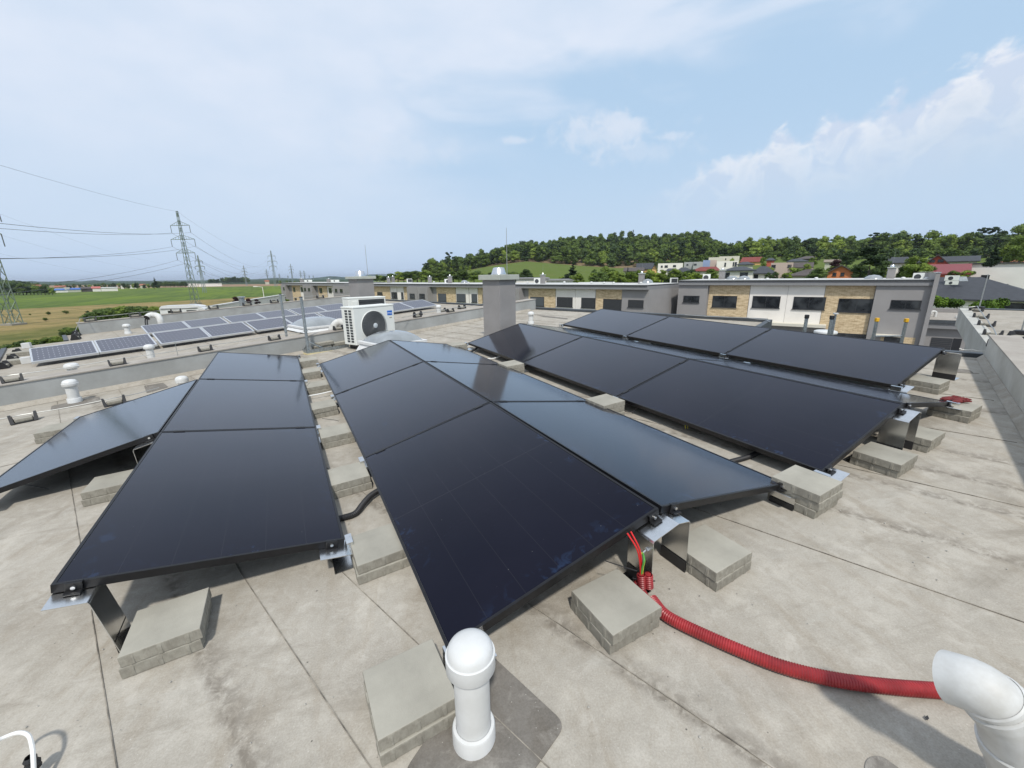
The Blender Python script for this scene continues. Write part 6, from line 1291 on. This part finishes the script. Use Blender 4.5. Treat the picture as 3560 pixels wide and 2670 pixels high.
# ================================================================ PYLONS AND WIRES
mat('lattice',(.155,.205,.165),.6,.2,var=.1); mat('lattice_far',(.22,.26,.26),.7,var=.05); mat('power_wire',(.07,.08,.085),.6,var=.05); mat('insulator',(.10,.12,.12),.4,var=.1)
ARMS=((.855,.113),(.71,.142),(.565,.113)); INS=.075
def pylon(P,H,label,dirx,far=False,r=.075):
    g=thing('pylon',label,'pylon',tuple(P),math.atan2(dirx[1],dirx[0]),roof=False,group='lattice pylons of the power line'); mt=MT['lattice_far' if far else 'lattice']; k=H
    def hw(z): return k*(.0245*(1-z)**1.1+.0060)
    m=MB(); n=5 if far else 13; zs=[(1-(1-i/n)**1.0) for i in range(n+1)]; R=r*(1.9 if far else 1.)
    cor=((-1,-1),(1,-1),(1,1),(-1,1))
    for (a,b) in cor: m.tube([(a*hw(z),b*hw(z),z*k) for z in zs],R*1.15,4,sm=False)
    for i in range(n):
        z0,z1=zs[i],zs[i+1]; h0,h1=hw(z0),hw(z1)
        for j in range(4):
            a,b=cor[j],cor[(j+1)%4]
            if not far or j==0: m.tube([(a[0]*h0,a[1]*h0,z0*k),(b[0]*h1,b[1]*h1,z1*k)],R*.55,3,sm=False)
            if not far: m.tube([(b[0]*h0,b[1]*h0,z0*k),(a[0]*h1,a[1]*h1,z1*k)],R*.55,3,sm=False)
    m.tube([(-hw(1)*1.8,0,k),(hw(1)*1.8,0,k)],R*1.6,4); m.build('tower',mt,g)
    at=[]
    for (f,w) in ARMS:
        a=MB(); h=hw(f); w_=w*k; zt=f*k
        for s in (-1,1):
            for b in (-1,1): a.tube([(0,b*h,zt),(s*w_,0,zt)],R*.9,3,sm=False)
            a.tube([(s*h*.9,0,zt+.045*k),(s*w_,0,zt)],R*.8,3,sm=False)
            if not far:
                for q in (.35,.6,.8): a.tube([(s*w_*q,0,zt),(s*(h*.9+(w_-h*.9)*max(0,q-.12)),0,zt+.045*k*(1-max(0,q-.12)))],R*.5,3)
        a.build('cross_arm',mt,g)
        for s in (-1,1):
            i_=MB(); e=(s*(w_),0,zt-INS*k); i_.tube([(s*w_,0,zt),e],R*(1.0 if not far else .7),5); i_.build('insulator',MT['insulator'],g)
            at.append(WM[g.name]@Vector(e))
    at.append(WM[g.name]@Vector((0,0,k)))
    if not far: MB().bbox(-hw(0)*1.4,-hw(0)*1.4,-.5,hw(0)*1.4,hw(0)*1.4,.35,.05).build('footing',MT['concrete_slab'],g)
    return g,at
def pyl_at(u,vb,vt,label,dirx,D=None,far=False,H=None,r=.075):
    P=wz(u,vb,GZ) if D is None else wd(u,vb,D); 
    if D is not None and P[2]>GZ-3: P[2]=GZ if far else P[2]
    Hh=H or zat(P,vt)-P[2]; return pylon(P,Hh,label,dirx,far,r)
P1=wz(681,1057,GZ); H1=zat(P1,735)-GZ; D1=float(np.hypot(P1[0],P1[1]))
P4=wd(958,985,D1*2.72); P4[2]=GZ
dl=(P1-P4)[:2]; dl/=np.linalg.norm(dl); dirx=RGT[:2]*.97+dl*.1
pa,at1=pylon(P1,H1,'big green lattice pylon with three arms at the edge of the field',dirx,r=.085)
pb,at4=pylon(P4,zat(P4,872)-GZ,'second pylon of the main line, above the brown field',dirx,True,r=.09)
P0=wz(49,1130,GZ); p0,at0=pylon(P0,H1,'green lattice pylon cut by the left frame edge',dirx,r=.085)
Q=P1+np.array([dl[0],dl[1],0])*float(np.hypot(*(P1-P4)[:2])); 
def wires(a0,a1,nm,sag=.03,r=.05,idx=range(7)):
    for i in idx:
        a=np.array(a0[i]);b=np.array(a1[i]); L=np.linalg.norm(b-a); pts=[]
        for k in range(29): t=k/28; q=a+(b-a)*t; q=q.copy(); q[2]-=4*sag*L*t*(1-t)*(.75 if i==6 else 1); pts.append(q)
        m=MB(); m.tube(pts,r*(.65 if i==6 else 1),5); arm=['upper left','upper right','middle left','middle right','lower left','lower right','earth'][i]
        tag(m.build('power_wire',MT['power_wire']),'%s wire %s'%(arm,nm),'wire','overhead power wires')
off=Q-P1; atQ=[Vector(np.array(a)+off) for a in at1]
wires(at1,atQ,'leaving the big pylon to the left frame edge',.029,.030)
wires(at1,at4,'from the big pylon to the second one',.030,.032)
far_=[(688,1017,889,None,'slim pylon just right of the big one, base in the green field'),(858,993,924,None,'slim pylon before the dark tree clump'),(1019,984,918,900,'distant pylon standing over the far terrace'),(933,984,935,900,'thin distant pylon left of the second main one'),(975,984,952,1500,'tiny distant pylon between two larger ones'),(1049,984,940,1300,'tiny distant pylon, left of a pair'),(1062,984,940,1320,'tiny distant pylon, right of a pair'),(1078,984,957,2000,'faint far pylon near the horizon, left'),(1092,984,957,2050,'faint far pylon near the horizon, right'),(1004,984,958,2000,'faint far pylon beside the distant one')]
ats=[]
for u,vb,vt,D,l in far_:
    uu=u+ (24 if vb==1017 else 0); P=wz(uu,vb,GZ) if D is None else wd(u,vb,D); P[2]=GZ
    g,a=pylon(P,zat(P,vt)-GZ,l,dirx,True,r=.10 if D is None else .10*D/700); ats.append(a)
wires(at0,ats[0],'of the slim line, left part over the village',.02,.010,range(0,6,2)); wires(ats[0],ats[1],'of the slim line towards the tree clump',.03,.04,range(0,6,2))
# ================================================================ VILLAGE AND FIELD EDGE, LEFT
mat('roof_pink',(.45,.13,.11),.7,var=.1)
VG='village houses on the left horizon'
V_=[('long blue-roofed shed at the left of the village',190,232,1003,1009,1018,'ren_white','roof_blue'),('second blue-roofed shed, beside the first',236,283,1001,1007,1016,'w_pale','roof_blue'),('small white house between the blue sheds',226,243,1000,1003,1008,'ren_white','roof_pale'),('pink-roofed house in the village',322,352,996,1003,1011,'ren_white','roof_pink'),('long white factory hall in the village',353,411,998,1001,1010,'ren_white','roof_pale'),('brown-red roofs above the blue sheds',192,231,993,999,1004,'w_pale','tile_orange'),('brown roofed barn left of the pink roof',284,324,997,1004,1010,'tile_brown','tile_brown'),('tan roofed house left of the village trees',114,146,990,997,1004,'w_pale','tile_orange'),('low brown roof at the far left of the village',68,98,992,997,1004,'w_pale','tile_brown'),('small white house with a grey roof right of the hall',452,475,993,996,1004,'ren_white','roof_pale'),('pale house with orange roof by the poplar',489,507,987,992,999,'w_pale','tile_orange'),('tiny white gable house in the village',420,430,989,992,997,'ren_white','tile_brown'),('grey barn with a round arch near the blue sheds',286,302,1004,1007,1013,'w_grey2','tile_dark')]
for l,uA,uB,vr,ve,vb,w,rf in V_: pitched('house',l,uA,uB,vr,ve,vb+2,470+ (110 if vb<1006 else 0),w,rf,depth=9,group=VG,over=.3)
for l,uA,uB,vt,vb in (('white low factory left of the slim pylon',652,688,986,995),('white low factory right part, with dark openings',690,772,986,993)): gbox('hall',l,'building',uA,uB,vt,vb,620,'ren_white',12,VG,roofmt='roof_pale')
pitched('house','tiny orange-red house on the brown field horizon',922,936,974,979,984,'w_red' and 700,'w_pale','tile_orange',group=VG)
r=np.random.RandomState(33)
def clump(n,u0,u1,vt0,vt1,vb,D,label,kinds=(0,2,5),wf=1.2,grp='village trees'):
    for i in range(n):
        u=u0+(u1-u0)*(i+.5)/n+r.randn()*2; t=(u-u0)/(u1-u0); tpx(u,vt0+(vt1-vt0)*t+r.randn()*1.6,vb+r.rand()*2,min(1500,float(np.hypot(*wz(u,vb+1,GZ)[:2])))*(1+.02*r.randn()),rnd[kinds[i%len(kinds)]],label,'broadleaf_tree',8,wf,grp)
clump(16,-10,190,978,1000,1024,345,'dark tree at the left edge of the village',(2,5,2,0),1.25,'dark trees left of the village')
clump(12,-10,170,970,988,1005,520,'tree on the rise behind the village edge',(2,5),1.5,'trees on the rise behind the village')
clump(22,190,560,990,984,1003,430,'tree between the village houses',(2,0,5),1.1,'trees among the village houses')
clump(12,545,650,981,979,997,420,'tree of the dark band before the slim pylon',(2,5,2),1.3,'trees of the dark band')
clump(5,727,762,970,970,985,800,'tree of the left clump on the brown field',(2,5,2),1.4,'left clump on the brown field')
clump(10,772,862,966,963,984,800,'tree of the right clump on the brown field',(2,5,2),1.4,'right clump on the brown field')
clump(8,955,1085,976,976,986,900,'small tree at the far end of the brown field',(2,0,5),1.1,'trees beyond the far terrace')
tpx(541,963,990,400,con[0],'tall dark poplar standing out of the village','poplar_tree',9,1.0); tpx(474,978,1000,380,con[1],'dark spruce left of the poplar in the village','spruce_tree',9,1.1)
def bushes(pts,label,grp,D=None,me=(0,1,3)):
    for i,(u,vt,vb,w) in enumerate(pts):
        a=wz(u,vb,GZ); D_=float(np.hypot(a[0],a[1])) if D is None else D; tpx(u,vt,vb,D_,rnd[me[i%len(me)]],label,'shrub',8,w,grp)
r=np.random.RandomState(5)
bushes([(312+i*11.5+r.randn()*2,np.interp(i,[0,3,9,17],[1090,1078,1070,1066])+r.randn()*3,np.interp(i,[0,17],[1124,1112]),1.7) for i in range(18)],'green shrub of the thicket behind the far grey upstand','thicket behind the far upstand',me=(2,5,0,2))
bushes([(545+i*12,1066+r.randn()*2,1100,1.6) for i in range(5)],'shrub beside the camper van','shrubs by the camper van',D=82,me=(0,3,2))
bushes([(235+i*13,1140+r.randn()*3,1178,1.5) for i in range(4)],'dark shrub in the notch left of the far upstand','shrubs in the notch',me=(2,0))
bushes([(-10+i*16,np.interp(i,[0,13],[1212,1170])+r.randn()*4,np.interp(i,[0,13],[1290,1215]),1.3) for i in range(15)],'shrub of the hedge along our left roof edge','hedge along our left roof edge',D=26,me=(2,5,0))
bushes([(170,1083,1095,1.6),(230,1080,1092,2.),(305,1080,1088,2.2),(160,1105,1116,2.),(105,1090,1096,1.6)],'low scrub patch in the dry grass','scrub in the dry grass',me=(2,0))
for i,(u,vt,l) in enumerate(((826,1032,'left'),(868,1038,'middle'),(898,1040,'right'),(955,1044,'far right'))): tpx(u,vt,1072,70,pur,'reddish garden shrub behind the pale roof edge, %s'%l,'shrub',8,1.1,'reddish garden shrubs')
tpx(1000,1040,1062,95,rnd[3],'green bush at the foot of the far terrace end house','shrub',8,1.5)
# pale roof edge between far upstand and field
p=wd(738,1075,60);q=wd(1000,1050,95); F=Fac(p[:2],q[:2]); z0=F.sz(740,1058)[1]; z1=F.sz(990,1048)[1]
g=thing('low_building','low white roof strip between the far upstand and the dry grass','building',(p[0],p[1],GZ),roof=False); a0=F.sz(736,1060)[0]; a1=F.sz(992,1045)[0]; a0,a1=sorted((a0,a1)); F.slab(MB(),a0,a1,GZ,z0-.3,-.5,0).build('wall',MT['ren_white'],g,absw=True); F.slab(MB(),a0-.2,a1+.2,z0-.298,z0-.15,-.6,.1).build('roof',MT['roof_pale'],g,absw=True)
# steel chimney pipe and street lamp
a=pd(845,1069,16); g=thing('steel_flue','short steel flue pipe with a cap behind the far upstand','flue',tuple(a),roof=False,); H=zat(a,1031)-a[2]; MB().tube([(0,0,-1),(0,0,H*.9)],.10,14).build('pipe',MT['galvanised'],g); MB().tube([(0,0,H*.9),(0,0,H)],.14,14).build('cap',MT['metal_cap'],g)
a=wd(922,1058,95); H=zat(a,998)-GZ; g=thing('street_lamp','white street lamp post in front of the field','street lamp',(a[0],a[1],GZ),roof=False); MB().tube([(0,0,0),(0,0,H)],[.09,.05],8).build('pole',MT['ren_white'],g); MB().tube([(0,0,H),(-.9,-.2,H+.12)],.045,6).build('arm',MT['ren_white'],g); MB().bbox(-1.5,-.32,H+.06,-.8,-.08,H+.2,.03).build('lamp_head',MT['ren_white'],g)
# camper van
mat('van_white',(.66,.67,.67),.3,var=.03,coat=.4); mat('van_glass',(.02,.025,.03),.08,var=.1)
a=wd(668,1090,80.); zt=zat(a,1059); g=thing('camper_van','white camper van parked by the shrubs at the field edge','camper van',(a[0],a[1],zt-2.75),math.atan2(RGT[1],RGT[0])+.25,roof=False)
def vprof(pts,y0,y1): 
    m=MB(); n=len(pts); m.add([(x,y0,z) for x,z in pts]+[(x,y1,z) for x,z in pts],[tuple(range(n)),tuple(range(2*n-1,n-1,-1))]+[(i,n+i,n+(i+1)%n,(i+1)%n) for i in range(n)]); return m
body=vprof([(-3.6,.35),(3.4,.35),(3.5,.9),(3.35,1.15),(2.75,1.35),(2.1,2.15),(1.5,2.6),(.5,2.75),(-3.3,2.7),(-3.6,2.4)],-1.05,1.05).build('body',MT['van_white'],g)
vprof([(1.35,1.35),(2.55,1.35),(1.95,2.0),(1.35,2.0)],-1.065,-1.04).build('side_window',MT['van_glass'],g); vprof([(-.2,1.45),(1.1,1.45),(1.1,2.0),(-.2,2.0)],-1.065,-1.04).build('side_window',MT['van_glass'],g); vprof([(-2.6,1.5),(-1.3,1.5),(-1.3,2.0),(-2.6,2.0)],-1.065,-1.04).build('side_window',MT['van_glass'],g)
vprof([(-3.5,2.28),(1.3,2.28),(1.3,2.34),(-3.5,2.34)],-1.16,-1.04).build('awning',MT['fascia'],g)
MB().hexa([(2.78,-.95,1.36),(2.80,.95,1.36),(2.70,.95,1.36),(2.68,-.95,1.36)],[(2.16,-.9,2.12),(2.16,.9,2.12),(2.08,.9,2.12),(2.08,-.9,2.12)]).build('windscreen',MT['van_glass'],g)
for x in (-2.3,2.3):
    for y in (-1.07,.85): MB().lathe([(.34,0),(.36,.05),(.36,.17),(.34,.22),(.001,.22)],n=20).xform(Matrix.Translation((x,y,.36))@Matrix.Rotation(R_(-90),4,'X')).build('wheel',MT['black_rubber'],g)
# ================================================================ HAZE
def haze():
    m=bpy.data.materials.new('haze'); m.use_nodes=True; t=NT(m.node_tree); t.n.clear(); v=t.new('ShaderNodeVolumePrincipled'); v.inputs['Color'].default_value=(.80,.88,1,1); v.inputs['Density'].default_value=.00010; v.inputs['Anisotropy'].default_value=.3
    o=t.new('ShaderNodeOutputMaterial'); t.l.new(v.outputs[0],o.inputs['Volume'])
    b=MB(); b.box(-16000,-16000,-14,16000,16000,75); tag(b.build('haze',m),kind='stuff'); m.cycles.homogeneous_volume=True if hasattr(m.cycles,'homogeneous_volume') else None
haze()

for j,(a,b,c,d,l) in enumerate(((2222,1188,2262,1196,'left'),(2478,1226,2520,1236,'right'))):
    P=[rp(a,b,.02),rp(c,d,.02)]; m=MB(); m.tube([P[0],P[1]],.018,6); tag(m.build('cable_duct',MT['white_pipe'],None,absr=True),'short white cable duct under the rearmost array, %s'%l,'cable duct')

# loose grit and crumbs on the membrane
m=MB(); r=np.random.RandomState(3)
for i in range(520):
    if i<300: x,y=-1.6+r.rand()*4.6,.25+r.rand()*2.2
    else: x,y=-2.5+r.rand()*9.5,.3+r.rand()*7
    if qst((x,y))[1]<TR+.1 or qst((x,y))[1]>TL-.1 or qst((x,y))[0]>7.3: continue
    q=.0018+.0035*r.rand()**2; a=r.rand()*6.28; pts=[(x+q*math.cos(a+k*1.257)*(.6+.6*r.rand()),y+q*math.sin(a+k*1.257)*(.6+.6*r.rand()),.0045) for k in range(5)]
    m.add(pts+[(x,y,.0045+q*.7)],[(k,(k+1)%5,5) for k in range(5)])
mat('grit',(.08,.07,.06),.9,var=.5,scale=.8,col2=(.5,.48,.43)); tag(m.build('grit',MT['grit'],None,absr=True),'scattered dark and pale crumbs of grit lying on the roof membrane','grit',kind='stuff')
for j,(u,v,l) in enumerate(((3222,2497,'dark leaf scrap on the membrane near the gooseneck shadow'),)):
    p=rp(u,v,.005); tag(MB().add([(p[0]-.008,p[1]-.003,.005),(p[0]+.006,p[1]-.004,.005),(p[0]+.009,p[1]+.002,.009),(p[0]-.005,p[1]+.004,.008)],[(0,1,2,3)]).build('leaf_scrap',MT['black_rubber'],None,absr=True),l,'leaf')
